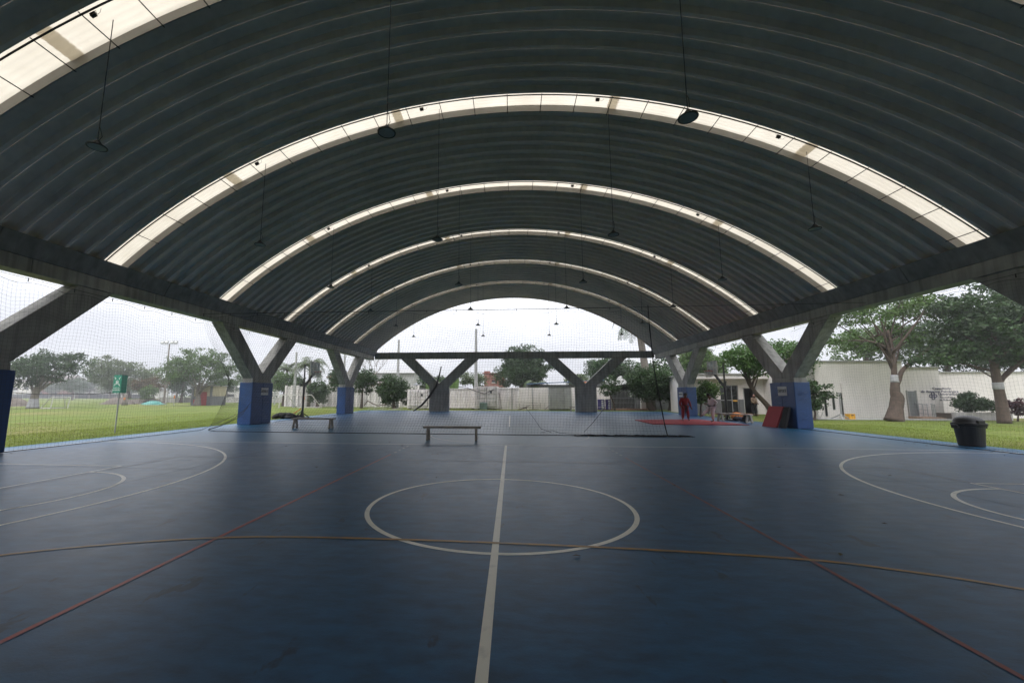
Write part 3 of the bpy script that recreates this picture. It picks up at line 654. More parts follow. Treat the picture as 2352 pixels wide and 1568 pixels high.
# ------------------------------------------------------------------ mats
t = thing('floor_mat', 'large flat red training mat under the two martial arts practisers', 'mat', (0, 0, 0))
A, B_, C_, D_ = (7.35, 22.6), (12.05, 22.4), (11.6, 27.4), (7.5, 26.3)
nx, ny = 5, 5
for i in range(nx):
    for j in range(ny):
        def P_(u, v):
            return ((A[0]*(1-u)+B_[0]*u)*(1-v)+(D_[0]*(1-u)+C_[0]*u)*v, (A[1]*(1-u)+B_[1]*u)*(1-v)+(D_[1]*(1-u)+C_[1]*u)*v)
        e = .004; q = [P_((i+e)/nx, (j+e)/ny), P_((i+1-e)/nx, (j+e)/ny), P_((i+1-e)/nx, (j+1-e)/ny), P_((i+e)/nx, (j+1-e)/ny)]
        MB().prism(q, 'z', .006, .034).build('mat_tile', red_mat, t)
def lean_mat(y0, y1, x0, hgt, th, mt, label, off):
    t = thing('folding_mat', label, 'mat', (x0, (y0+y1)/2, 0), group='foam mats leaning on the right padded column')
    w2 = (y1-y0)/2
    MB().prism([(-off, 0), (-off+.0+th, 0), (th, hgt), (0, hgt+.01)], 'y', -w2, w2).build('cushion', mt, t, bevel=.015)
    return t
lean_mat(20.95, 22.05, 12.86, .98, .10, red_mat, 'red foam mat leaning on the blue padding of the right column', .42)
lean_mat(20.55, 20.92, 12.86, .96, .12, dark_c, 'black foam mat standing beside the red one against the padded column', .30)
MB  # noqa

# ------------------------------------------------------------------ people
def skin_mesh(name, nodes, edges, mt, sub=1, root=0):
    me = bpy.data.meshes.new(name); me.from_pydata([n[:3] for n in nodes], edges, [])
    o = bpy.data.objects.new(name, me); COL.objects.link(o); sk = o.modifiers.new('s', 'SKIN'); sk.use_smooth_shade = True
    for i, n in enumerate(nodes):
        r_ = n[3]; me.skin_vertices[0].data[i].radius = (r_, n[4] if len(n) > 4 else r_); me.skin_vertices[0].data[i].use_root = (i == root)
    ss = o.modifiers.new('u', 'SUBSURF'); ss.levels = sub; ss.render_levels = sub
    dg = bpy.context.evaluated_depsgraph_get(); m2 = bpy.data.meshes.new_from_object(o.evaluated_get(dg)); bpy.data.objects.remove(o); m2.name = name
    m2.materials.clear(); m2.materials.append(mt); m2.shade_smooth(); return m2
def person(loc, rz, label, J, top_m, leg_m, belt=None, hat=None, shoes=None):
    """J: joint dict in local space, figure faces -y"""
    t = thing('person', label, 'person', loc, rz)
    def hand(w, d, side):
        w = Vector(w); d = Vector(d).normalized(); x = d.cross(Vector((0, 1, 0))).normalized() if abs(d.y) < .9 else Vector((1, 0, 0)); y = d.cross(x)
        P = [w + d*.05]; E = []; out = [(P[0], .030)]
        for k, (o_, l) in enumerate(((-.027, .075), (-.009, .085), (.010, .08), (.027, .062))):
            out.append((w+d*.085+y*o_, .013)); out.append((w+d*(.085+l*.55)+y*o_+x*.008*side, .009)); out.append((w+d*(.085+l)+y*o_+x*.026*side, .008))
        out.append((w+d*.045+y*(-.045), .012)); out.append((w+d*.085+y*(-.062)+x*.01*side, .010)); return out
    n = []; e = []
    def nd(p, r, r2=None): n.append((*p, r) if r2 is None else (*p, r, r2)); return len(n)-1
    def ch(*ids):
        for a, b in zip(ids, ids[1:]): e.append((a, b))
    pel = nd(J['pel'], .13, .11); sp = nd(J['sp'], .12, .10); chs = nd(J['ch'], .14, .11); nk = nd(J['nk'], .055); hd0 = nd(J['hd0'], .075, .085); hd1 = nd(J['hd1'], .080, .092); hd2 = nd(J['hd2'], .055, .065)
    ch(pel, sp, chs, nk, hd0, hd1, hd2)
    for s, k in ((1, 'l'), (-1, 'r')):
        sh = nd(J[k+'sh'], .060); el_ = nd(J[k+'el'], .042); wr = nd(J[k+'wr'], .028); ch(chs, sh, el_, wr)
        H = hand(J[k+'wr'], Vector(J[k+'wr'])-Vector(J[k+'el']), s); hi = [nd(p, r_) for p, r_ in H]; ch(wr, hi[0])
        for q in range(4): ch(hi[0], hi[1+q*3], hi[2+q*3], hi[3+q*3])
        ch(hi[0], hi[13], hi[14])
        hp = nd(J[k+'hp'], .088); kn = nd(J[k+'kn'], .058); an = nd(J[k+'an'], .038); tf = nd(J[k+'ft'], .033, .025); ch(pel, hp, kn, an, tf)
    body = inst(skin_mesh('body', n, e, skin_m, 1), 'body', t)
    # clothing follows the same joints with more room
    n = []; e = []
    pel = nd(J['pel'], .185, .155); sp = nd(J['sp'], .165, .14); chs = nd(J['ch'], .165, .135); up = nd(Vector(J['ch']).lerp(Vector(J['nk']), .55), .10, .09); ch(pel, sp, chs, up)
    for k in 'lr':
        sh = nd(J[k+'sh'], .085); el_ = nd(J[k+'el'], .068); wr = nd(Vector(J[k+'wr']).lerp(Vector(J[k+'el']), .12), .060); ch(chs, sh, el_, wr)
    inst(skin_mesh('jacket', n, e, top_m, 1), 'jacket', t)
    n = []; e = []
    pel = nd(J['pel'], .165, .14)
    for k in 'lr':
        hp = nd(J[k+'hp'], .115); kn = nd(J[k+'kn'], .088); mid = nd(Vector(J[k+'kn']).lerp(Vector(J[k+'an']), .5), .078); an = nd(Vector(J[k+'an']).lerp(Vector(J[k+'kn']), .12), .072); ch(pel, hp, kn, mid, an)
    inst(skin_mesh('trousers', n, e, leg_m, 1), 'trousers', t)
    h1 = Vector(J['hd1']); f = Vector((0, -1, 0)); up = (Vector(J['hd2'])-Vector(J['hd0'])).normalized(); f = (f - up*f.dot(up)).normalized(); x = f.cross(up)
    hm = MB(); rg = random.Random(3)
    for i in range(9):
        for j in range(16):
            pass
    hs = []
    for i in range(7):
        ph = i/6*math.pi*.55
        for j in range(16):
            th = 2*math.pi*j/16; d = up*math.cos(ph)+(x*math.cos(th)+f*math.sin(th))*math.sin(ph); k_ = .118 if math.sin(th) < .5 or i < 4 else .085
            hs.append(h1+up*.012+d*k_)
    hf = [(i*16+j, i*16+(j+1) % 16, (i+1)*16+(j+1) % 16, (i+1)*16+j) for i in range(6) for j in range(16)]
    MB().add(hs, hf).build('hair' if not hat else 'cap', hat or hair_m, t, smooth=True)
    fc = MB()
    fc.tube([h1+f*.088+up*.015, h1+f*.115-up*.012, h1+f*.09-up*.022], [.008, .014, .008], 6)
    for s in (-1, 1): fc.tube([h1+x*(s*.083)+up*.02, h1+x*(s*.096)-up*.01, h1+x*(s*.08)-up*.03], [.012, .016, .008], 6)
    fc.build('face_features', skin_m, t, smooth=True)
    ey = MB()
    for s in (-1, 1): ey.lathe([(.002, -.008), (.009, 0), (.002, .008)], 8, tuple(h1+f*.088+x*(s*.032)+up*.02))
    ey.tube([h1+f*.088-up*.045-x*.025, h1+f*.093-up*.047, h1+f*.088-up*.045+x*.025], .005, 5); ey.build('eyes_and_mouth', ink, t)
    if belt:
        p = Vector(J['pel'])+(Vector(J['sp'])-Vector(J['pel']))*.45; bm = MB()
        ring = [p+Vector((math.cos(a)*.195, math.sin(a)*.165, 0)) for a in np.linspace(0, 2*math.pi, 21)]
        bm.tube(ring, .024, 6, False); bm.bar(p+Vector((-.03, -.175, 0)), p+Vector((-.06, -.19, -.48)), .045, .012, up=(0, 1, 0)); bm.bar(p+Vector((.03, -.175, 0)), p+Vector((.03, -.19, -.32)), .045, .012, up=(0, 1, 0)); bm.build('belt', belt, t)
    if shoes:
        for k in 'lr':
            a = Vector(J[k+'an']); b_ = Vector(J[k+'ft']); MB().tube([a+Vector((0, .05, -.03)), a+Vector((0, 0, -.035)), b_], [.045, .055, .04], 8).build('shoe', shoes, t, smooth=True)
    return t
# man in red: stocky, head bowed, arms hanging a little away from the body
JR = dict(pel=(0, 0, .80), sp=(0, -.02, 1.0), ch=(0, -.04, 1.20), nk=(0, -.10, 1.36), hd0=(0, -.15, 1.42), hd1=(0, -.18, 1.49), hd2=(0, -.17, 1.56),
    lsh=(.19, -.04, 1.27), lel=(.30, -.02, 1.02), lwr=(.33, -.10, .80), rsh=(-.19, -.04, 1.27), rel=(-.28, -.02, 1.02), rwr=(-.27, -.12, .82),
    lhp=(.11, 0, .76), lkn=(.16, -.04, .43), lan=(.17, 0, .07), lft=(.19, -.15, .03), rhp=(-.11, 0, .76), rkn=(-.14, -.05, .43), ran=(-.17, -.03, .07), rft=(-.21, -.17, .03))
person((10.2, 25.6, .034), R(4), 'stocky person in a dark red martial arts suit standing on the red mat', JR, red_cloth, red_cloth, belt=dark_c)
# figure in white: kicks towards the left of the photo (local -y is the facing direction)
JW = dict(pel=(0, .02, .82), sp=(0, .05, 1.0), ch=(0, .03, 1.19), nk=(0, -.03, 1.35), hd0=(0, -.09, 1.40), hd1=(0, -.12, 1.47), hd2=(0, -.10, 1.54),
    lsh=(.15, .04, 1.26), lel=(.24, .20, 1.10), lwr=(.16, .08, .95), rsh=(-.15, .03, 1.26), rel=(-.24, .10, 1.05), rwr=(-.16, -.14, 1.02),
    lhp=(.09, .03, .78), lkn=(.09, .01, .44), lan=(.08, .03, .08), lft=(.08, -.13, .03), rhp=(-.09, -.02, .78), rkn=(-.10, -.30, .57), ran=(-.10, -.52, .33), rft=(-.10, -.66, .31))
person((11.15, 24.4, .034), R(-78), 'person in a white martial arts suit and black belt, one leg kicking low', JW, white_cloth, white_cloth, belt=dark_c)
JP = dict(pel=(0, 0, .86), sp=(0, -.02, 1.04), ch=(0, -.05, 1.24), nk=(0, -.08, 1.38), hd0=(0, -.12, 1.43), hd1=(0, -.14, 1.50), hd2=(0, -.13, 1.57),
    lsh=(.17, -.05, 1.31), lel=(.24, -.06, 1.06), lwr=(.15, -.22, .96), rsh=(-.17, -.05, 1.31), rel=(-.23, -.06, 1.06), rwr=(-.14, -.22, .98),
    lhp=(.10, 0, .82), lkn=(.11, -.04, .47), lan=(.11, 0, .08), lft=(.12, -.15, .03), rhp=(-.10, 0, .82), rkn=(-.11, -.03, .47), ran=(-.12, 0, .08), rft=(-.13, -.15, .03))
person((18.6, 33.8, -.03), R(20), 'person in a beige top and dark trousers standing before the dark doorway', JP, beige_c, dark_c, hat=mat('pink_cap', (.55, .28, .22), .8), shoes=dark_c)

# bags by the right hoop
def bag(loc, sx, sy, sz, mt, label, strap=True):
    t = thing('bag', label, 'bag', loc, rg.uniform(-.5, .5)); m1 = MB(); V = []
    for i in range(7):
        for j in range(12):
            u = i/6*math.pi; a = 2*math.pi*j/12; k = 1+.12*math.sin(3*a+i)
            V.append((sx/2*math.sin(u)*math.cos(a)*k*1.05, sy/2*math.sin(u)*math.sin(a)*k, sz/2*(1-math.cos(u)*.95)))
    F = [(i*12+j, i*12+(j+1) % 12, (i+1)*12+(j+1) % 12, (i+1)*12+j) for i in range(6) for j in range(12)]
    m1.add(V, F); m1.build('body', mt, t, smooth=True)
    if strap: MB().tube([(-sx*.3, 0, sz*.85), (-sx*.15, 0, sz*1.15), (sx*.15, 0, sz*1.15), (sx*.3, 0, sz*.85)], .014, 6).build('strap', dark_c, t)
    return t
bag((13.35, 26.05, 0), .55, .4, .30, dark_c, 'black sports bag on the floor at the foot of the right hoop')
bag((13.6, 26.6, .0), .75, .5, .52, orange, 'orange and brown bag heaped behind the black bags by the right hoop')
bag((13.0, 24.5, 0), .42, .35, .42, dark_c, 'black backpack standing at the near end of the right bench')
bag((13.3, 25.4, 0), .40, .35, .30, mat('navy_cloth', (.03, .04, .08), .8), 'navy bag under the right bench')

# ------------------------------------------------------------------ green assembly point sign
t = thing('assembly_sign', 'green three-sided assembly point sign on a thin post in the grass', 'sign', (-15.95, 15.8, -.03), R(-8))
MB().tube([(0, 0, 0), (0, 0, 2.3)], .024, 8).build('post', steel, t)
tri = [(-.17, -.14), (.25, -.10), (-.08, .22)]
pn = MB().prism([(-.20, -.12), (.27, -.17), (.03, .24)], 'z', 1.60, 2.32).build('sign_box', green_s, t)
fx, fy, ang = .035, -.149, math.atan2(-.05, .47)
fr = MB()
def on_face(u, v, d=.006): return (fx+u*math.cos(ang)+d*math.sin(ang), fy+u*math.sin(ang)-d*math.cos(ang), v)
def facequad(m_, pts): m_.add([on_face(u, v) for u, v in pts]+[on_face(u, v, .002) for u, v in pts], [tuple(range(len(pts))), tuple(range(len(pts), 2*len(pts)))[::-1]]+[(i, (i+1) % len(pts), len(pts)+(i+1) % len(pts), len(pts)+i) for i in range(len(pts))])
for (u, v) in ((0, 2.10), (-.06, 2.07), (.06, 2.07), (-.03, 2.03), (.03, 2.03)):
    facequad(fr, [(u+.022*math.cos(a), v+.022*math.sin(a)) for a in np.linspace(0, 5.6, 8)]); facequad(fr, [(u-.02, v-.03), (u+.02, v-.03), (u+.015, v-.085), (u-.015, v-.085)])
for sx, sy in ((-1, 1), (1, 1), (-1, -1), (1, -1)):
    c_ = (sx*.14, 2.06+sy*.14); facequad(fr, [(c_[0]-sx*.05, c_[1]-sy*.05), (c_[0]-sx*.05, c_[1]+sy*.01), (c_[0]+sx*.01, c_[1]-sy*.05)]); facequad(fr, [(c_[0]+sx*.03, c_[1]+sy*.05), (c_[0]+sx*.05, c_[1]+sy*.03), (c_[0]-sx*.01, c_[1]-sy*.03), (c_[0]-sx*.03, c_[1]-sy*.01)])
fr.build('pictogram', sign_w, pn)
for i, tx in enumerate(('PUNTO DE', 'ENCUENTRO')):
    p = on_face(0, 1.79-.08*i, .008); inst(text_mesh(tx, .078, sign_w, .002), 'lettering', pn, p, (R(90), 0, ang))
f2 = MB()
for k in range(3): f2.bar((-.165+.02*0, -.10, 2.20-.12*k), (-.075, .04, 2.20-.12*k), .004, .07)
f2.build('side_print', sign_w, pn)

# ------------------------------------------------------------------ trees
def leafquads(C0, sz, rg, droop=.2):
    k = len(C0); d = rg.normal(0, 1, (k, 3)); d[:, 2] -= droop; d /= np.linalg.norm(d, axis=1, keepdims=True); u = rg.normal(0, 1, (k, 3)); u -= d*(u*d).sum(1, keepdims=True); u /= np.linalg.norm(u, axis=1, keepdims=True)
    s = sz*rg.uniform(.6, 1.3, (k, 1)); V = np.stack([C0-d*s*.5, C0+u*s*.24, C0+d*s*.5, C0-u*s*.24], 1).reshape(-1, 3); return V, np.arange(4*k).reshape(-1, 4)
def crown_pts(blobs, ncl, per, rg, cr):
    vol = np.array([b[3]*b[4]*b[5] for b in blobs])**.75; cnt = np.maximum(3, (vol/vol.sum()*ncl).astype(int)); CL = []; L_ = []
    for b, c in zip(blobs, cnt):
        d = rg.normal(0, 1, (c, 3)); d /= np.linalg.norm(d, axis=1, keepdims=True); r_ = rg.uniform(.25, 1, (c, 1))**.45; p = np.array(b[:3])+d*r_*np.array(b[3:6])*rg.uniform(.88, 1.1, (c, 1)); CL.append(p)
    CL = np.concatenate(CL)
    for p in CL:
        q = rg.normal(0, 1, (per, 3)); q /= np.linalg.norm(q, axis=1, keepdims=True); q *= rg.uniform(0, 1, (per, 1))**.5; L_.append(p+q*np.array([cr, cr, cr*.6])*rg.uniform(.6, 1.3))
    return CL, np.concatenate(L_)
def tree(name, label, loc, trunk, r0, blobs, ncl, per, leaf, mt, seed, cr=.6, bm=None, band=None, group=None, cat='tree', limbs=12, fork=None, stems=None, radii=None):
    rg = np.random.RandomState(seed); t = thing(name, label, cat, loc, 0, group)
    CL, P = crown_pts(blobs, ncl, per, rg, cr); V, F = leafquads(P, leaf, rg)
    o = bpy.data.objects.new('crown', npmesh('crown', V, F, mt)); link(o, t)
    b = MB(); k = len(trunk); rr = radii or [r0*(1.35 if i == 0 else 1-.55*i/(k-1)) for i in range(k)]
    tp = spl3(trunk, 4); b.tube(tp, list(np.interp(np.linspace(0, k-1, len(tp)), range(k), rr)), 10)
    top = Vector(trunk[-1]); fk = Vector(trunk[fork]) if fork is not None else Vector(trunk[-2]).lerp(top, .6); idx = rg.permutation(len(CL))[:max(5, int(limbs*.6))]
    for i, q in enumerate(idx):
        e = Vector(CL[q]); s = fk.lerp(top, (i*.37) % 1.0); mid = s.lerp(e, .5)+Vector((rg.normal(0, .12), rg.normal(0, .12), .12))*(e-s).length*.5
        m_ = spl3([s, mid, e], 4); b.tube(m_, list(np.linspace(r0*(.20+.12*(i % 3 == 0)), r0*.045, len(m_))), 6)
    for (sp_, ra, rb) in (stems or []):
        m_ = spl3(sp_, 4); b.tube(m_, list(np.linspace(ra, rb, len(m_))), 9)
    b.build('trunk', bm or bark, t, smooth=True)
    if band:
        z0, z1 = band; zz = [p for p in tp if z0-.3 <= p[2] <= z1+.3]
        m_ = [Vector(tp[0]).lerp(Vector(tp[0]), 0)]
        def ptz(z):
            for a, c in zip(tp, tp[1:]):
                if a[2] <= z <= c[2]+1e-6: return Vector(a).lerp(Vector(c), (z-a[2])/max(1e-6, c[2]-a[2]))
            return Vector(tp[-1])
        def rz_(z):
            hs = [p[2] for p in tp]; return float(np.interp(z, hs, np.interp(np.linspace(0, k-1, len(tp)), range(k), rr)))
        pts = [ptz(z) for z in np.linspace(z0, z1, 5)]; MB().tube(pts, [rz_(p.z)+.012 for p in pts], 12).build('lime_band', lime, t, smooth=True)
    return t
def spl3(p, k=4):
    p = [Vector(q) for q in p]; o = []
    for i in range(len(p)-1):
        a, b, c, d = p[max(0, i-1)], p[i], p[i+1], p[min(len(p)-1, i+2)]
        for j in range(k):
            t = j/k; o.append(.5*(2*b+(-a+c)*t+(2*a-5*b+4*c-d)*t*t+(-a+3*b-3*c+d)*t**3))
    return o+[p[-1]]
def px_tree(name, label, Y, base, box, mt, seed, ncl=90, per=45, leaf=.22, trunk=None, r0=.25, lobes=6, cr=.7, depth=None, **kw):
    cat_ = kw.get('cat', 'tree')
    """box = (x0, x1, ytop, ybottom) of the crown in photo pixels, used to size a real crown at distance Y"""
    x0, x1, yt, yb = box; a = at(x0, yb, Y); c = at(x1, yt, Y); bp = at(base[0], base[1], Y); bz = -.03
    W_ = c.x-a.x; H_ = c.z-a.z; rg = random.Random(seed); dd = depth or W_*.8
    cx = (a.x+c.x)/2-bp.x; cz = (a.z+c.z)/2-bz; bl = [(cx, 0, cz, W_*.40, dd*.38, H_*(.50 if cat_ in ('bush', 'plant') else .44))]
    for i in range(lobes):
        u = -1+2*(i+.5)/lobes; an = rg.uniform(0, 6.28)
        bl.append((cx+u*W_*.34, rg.uniform(-.3, .3)*dd, cz+rg.uniform(-.18, .22)*H_-abs(u)*H_*.10, W_*rg.uniform(.16, .22), dd*.22, H_*rg.uniform(.24, .34)))
    if trunk is None: trunk = [(0, 0, 0), (rg.uniform(-.1, .1), 0, max(.4, (a.z-bz)*.6)), (cx*.3, 0, max(.8, a.z-bz+H_*.1)), (cx*.6, 0, cz)]
    return tree(name, label, (bp.x, Y, bz), trunk, r0, bl, ncl, per, leaf, mt, seed, cr=cr, **kw)

# left field
px_tree('shade_tree', 'broad spreading tree with a forked lime washed trunk left of the small goal', 42.5, (75, 937), (22, 178, 800, 893), leaf_a, 11, 170, 60, .26, trunk=[(0, 0, 0), (.05, 0, 1.2), (.3, 0, 2.4), (.9, 0, 3.6)], r0=.42, lobes=8, cr=.75, bm=bark_g, band=(.05, 1.05), limbs=22, fork=1)
px_tree('shade_tree', 'pale leafed tree behind the green sign', 70, (295, 925), (190, 372, 815, 900), leaf_c, 12, 260, 55, .34, r0=.3, lobes=8, cr=1.0, limbs=18)
px_tree('shade_tree', 'large round tree over the small hut with the red door', 56, (452, 931), (372, 548, 795, 890), leaf_b, 13, 220, 60, .28, trunk=[(0, 0, 0), (.1, 0, 1.0), (-.1, 0, 2.0), (.2, 0, 3.2)], r0=.4, lobes=9, cr=.8, limbs=24, fork=1, bm=bark_g)
px_tree('shade_tree', 'dark tree mass behind the round tree, right of the floodlight pole', 76, (415, 925), (378, 470, 838, 915), leaf_a, 14, 90, 50, .36, r0=.3, lobes=5, cr=1.1)
px_tree('bush', 'rusty brown leafed tree left of the floodlight pole', 68, (352, 922), (312, 378, 862, 905), leaf_br, 15, 60, 45, .3, r0=.15, lobes=4, cr=.8)
px_tree('bush', 'rounded dark green shrub in front of the rusty tree', 64, (342, 922), (322, 362, 884, 920), leaf_b, 16, 50, 45, .24, r0=.1, lobes=4, cr=.6, cat='bush')
px_tree('bush', 'low green bush beside the teal tarp', 66, (302, 926), (290, 316, 915, 926), leaf_b, 17, 16, 40, .2, r0=.08, lobes=2, cr=.45, cat='bush')
px_tree('shade_tree', 'tree seen between the second left column and its strut', 70, (590, 925), (540, 650, 835, 895), leaf_a, 18, 90, 50, .34, r0=.25, lobes=5, cr=1.0)
px_tree('shade_tree', 'bright bush tree left of the basketball hoop, under the palm', 55, (650, 935), (622, 690, 848, 905), leaf_b, 19, 80, 50, .28, r0=.2, lobes=4, cr=.8)
px_tree('shade_tree', 'dense green tree directly right of the left basketball hoop', 50, (728, 938), (703, 757, 868, 932), leaf_a, 20, 90, 50, .24, r0=.18, lobes=5, cr=.6)
px_tree('shade_tree', 'small tree right of the far left column over the white wall', 47, (775, 938), (752, 800, 842, 905), leaf_a, 21, 60, 45, .24, r0=.15, lobes=4, cr=.6)
px_tree('shade_tree', 'dark tree hanging over the white wall beside the far left column', 48, (830, 936), (800, 872, 838, 905), leaf_a, 22, 90, 45, .24, r0=.15, lobes=5, cr=.6)
px_tree('shade_tree', 'dense round dark tree before the grey hall, left of the containers', 47, (905, 938), (857, 946, 853, 937), leaf_a, 23, 170, 55, .22, r0=.2, lobes=6, cr=.6)
px_tree('mango_tree', 'big dark mango tree rising behind the far beam', 60, (1200, 935), (1140, 1264, 790, 896), leaf_a, 24, 420, 60, .32, r0=.35, lobes=8, cr=.85)
px_tree('mango_tree', 'leafy tree behind the right bare column', 56, (1392, 930), (1340, 1465, 818, 886), leaf_a, 25, 260, 55, .28, r0=.3, lobes=7, cr=.8)
px_tree('shade_tree', 'thin twiggy tree whose leaves hang before the steel gate', 44, (1412, 944), (1372, 1432, 858, 912), leaf_a, 26, 50, 40, .2, r0=.09, lobes=4, cr=.5, trunk=[(0, 0, 0), (-.1, 0, .8), (-.5, 0, 1.8), (-.7, 0, 2.6)])
px_tree('shade_tree', 'dark dense tree behind the gathered net edge', 43, (1500, 942), (1440, 1545, 838, 928), leaf_a, 27, 260, 60, .22, r0=.28, lobes=6, cr=.65, trunk=[(0, 0, 0), (-.5, 0, 1.0), (-.8, 0, 2.0), (-.6, 0, 3.0)])
px_tree('shade_tree', 'dark tree left of the far right column, trunk leaning', 44, (1540, 942), (1505, 1575, 838, 930), leaf_a, 28, 130, 55, .22, r0=.22, lobes=5, cr=.65)
px_tree('shade_tree', 'tall bright tree rising behind the far right column', 46, (1600, 942), (1560, 1672, 792, 905), leaf_b, 29, 200, 55, .26, r0=.25, lobes=7, cr=.75)
px_tree('bush', 'yellow green leafy shrub beside the far right column', 33.5, (1610, 948), (1594, 1652, 872, 925), leaf_b, 30, 70, 50, .2, r0=.08, lobes=4, cr=.45, cat='bush')
px_tree('flame_tree', 'feathery spreading tree with a leaning trunk beside the right padded column', 31, (1782, 955), (1640, 1850, 770, 868), leaf_fl, 31, 240, 60, .20, trunk=[(0, 0, 0), (-.55, 0, .9), (-1.35, 0, 1.9), (-1.75, 0, 2.8), (-1.9, 0, 3.6)], r0=.19, lobes=10, cr=.62, limbs=26, fork=2)
px_tree('bush', 'leafy shrub just right of the right padded column', 28, (1870, 962), (1845, 1902, 868, 945), leaf_a, 32, 40, 45, .2, r0=.06, lobes=4, cr=.4, cat='bush')
# right: two large lime banded trees before the white building
tree('almond_tree', 'large tree with a thick knotty trunk and white painted band before the white wall', (at(2045, 965, 27.9).x, 27.5, -.03), [(-.12, 0, 0), (.08, 0, .8), (.22, 0, 1.4), (.14, 0, 1.75), (.18, 0, 2.2), (.22, 0, 2.9), (.30, 0, 4.2), (.15, 0, 5.6)], .30,
     [(-2.6, 0, 5.2, 1.1, 1.2, .45), (-1.2, 0, 6.6, 1.5, 1.6, .6), (.6, 0, 7.2, 2.0, 2.0, .7), (2.6, 0, 7.0, 1.8, 1.8, .6), (-3.3, .4, 6.4, .8, 1.0, .35), (1.2, .3, 5.6, .9, 1.0, .5), (-.7, 1, 4.9, 1.0, 1.2, .5), (4.2, 0, 6.7, 1.3, 1.2, .5), (2.4, 0, 5.1, .9, 1.0, .5)], 150, 48, .21, leaf_b, 41, cr=.55, bm=bark, band=(2.35, 2.8), limbs=30, fork=5,
     radii=[.50, .34, .33, .25, .22, .15, .11, .08], stems=[([(.2, 0, 2.1), (.48, .05, 2.5), (.8, .1, 3.1), (1.5, .1, 3.7), (2.6, 0, 4.6), (3.6, 0, 5.8)], .15, .06), ([(.1, 0, 1.3), (.34, 0, 1.55), (.36, 0, 1.7)], .24, .12)])
tree('almond_tree', 'large dark tree with a straight banded trunk behind the rubbish bin', (at(2293, 970, 26.3).x, 26.0, -.03), [(0, 0, 0), (.0, 0, 1.2), (-.03, 0, 2.2), (-.05, 0, 3.4), (.2, 0, 5.2)], .22,
     [(0, 0, 4.9, 2.5, 2.4, 1.4), (-1.9, 0, 4.1, 1.3, 1.6, .7), (1.8, 0, 5.4, 2.4, 2.2, 1.6), (.6, 0, 6.9, 2.6, 2.2, 1.1), (-1.2, 0, 6.3, 1.5, 1.8, .8), (2.6, 0, 3.9, 1.8, 1.6, .8), (-3.1, .5, 3.5, 1.0, 1.2, .4)], 330, 62, .22, leaf_a, 42, cr=.62, band=(1.9, 2.3), limbs=24, fork=2, radii=[.30, .24, .21, .18, .1], stems=[([(.0, 0, 2.2), (.5, 0, 2.8), (1.3, 0, 3.6), (2, 0, 4.8)], .13, .06)])
px_tree('shade_tree', 'olive tree spreading over the roof of the white building', 40, (1985, 940), (1925, 2125, 735, 835), leaf_b, 43, 190, 55, .26, r0=.3, lobes=8, cr=.8)
px_tree('shade_tree', 'dark tree behind the white building between the two banded trees', 38, (2180, 940), (2095, 2290, 712, 862), leaf_a, 44, 230, 60, .26, r0=.3, lobes=8, cr=.8)
px_tree('shade_tree', 'dark tree closing the view at the right edge of the photo', 34, (2400, 940), (2250, 2480, 660, 850), leaf_a, 45, 260, 60, .26, r0=.3, lobes=8, cr=.8)
px_tree('bush', 'round dark shrub in the low planter beside the ramp', 29.6, (2232, 952), (2195, 2270, 903, 950), leaf_a, 46, 90, 55, .16, r0=.06, lobes=5, cr=.32, cat='bush')
px_tree('dracaena', 'wine red leafy plant against the wall at the right edge', 28.5, (2337, 962), (2322, 2352, 912, 952), leaf_re, 47, 26, 40, .17, r0=.04, lobes=3, cr=.25, cat='plant')
px_tree('shade_tree', 'feathery pale conifers left of the brick building', 60, (1090, 935), (1050, 1120, 852, 888), leaf_c, 48, 70, 45, .26, r0=.2, lobes=6, cr=.6)
# far tree line on the horizon, left of the floodlight pole
G_FAR = 'trees along the far side of the field'
for i, (x0, x1, yt, mt_) in enumerate([(95, 150, 876, leaf_a), (150, 205, 872, leaf_c), (178, 232, 866, leaf_a), (228, 275, 870, leaf_c), (270, 330, 874, leaf_a), (470, 545, 868, leaf_a), (520, 600, 862, leaf_c), (-60, 10, 850, leaf_a)]):
    px_tree('shade_tree', ['far tree just right of the brick house', 'far pale tree over the long low roofs', 'far tree with a thin top left of the green sign', 'far pale tree immediately left of the green sign', 'far tree directly behind the green sign post', 'far tree behind the fence right of the hut', 'far pale tree behind the second column', 'far tree hidden by the nearest left column'][i], 150, ((x0+x1)/2, 912), (x0, x1, yt, 902), mt_, 60+i, 46, 40, .7, r0=.4, lobes=4, cr=1.8, group=G_FAR)
for i_, (x0_, x1_, yt_, yb_, Y_, m_) in enumerate([(372, 440, 850, 905, 88, leaf_a), (480, 560, 866, 905, 86, leaf_a), (232, 330, 862, 905, 95, leaf_c), (130, 200, 868, 900, 110, leaf_a), (560, 640, 858, 915, 72, leaf_a), (668, 700, 862, 925, 56, leaf_a), (955, 1050, 862, 890, 60, leaf_a), (1300, 1352, 862, 884, 66, leaf_c), (1455, 1560, 820, 900, 52, leaf_a), (1560, 1640, 815, 900, 52, leaf_a), (1846, 1885, 850, 900, 44, leaf_a)]):
    px_tree('shade_tree', ['dark foliage mass behind the floodlight pole', 'dark foliage behind the hut', 'pale foliage low behind the green sign', 'foliage behind the lime washed tree', 'foliage between the second column and the palm', 'green foliage under the taller palm', 'low foliage above the first container', 'pale foliage above the blue roof edge', 'dark foliage above the added dark box at the gate', 'foliage behind the far right column', 'foliage left of the white building'][i_], Y_, ((x0_+x1_)/2, 925), (x0_, x1_, yt_, yb_), m_, 80+i_, 70, 45, .36, r0=.2, lobes=5, cr=1.0)
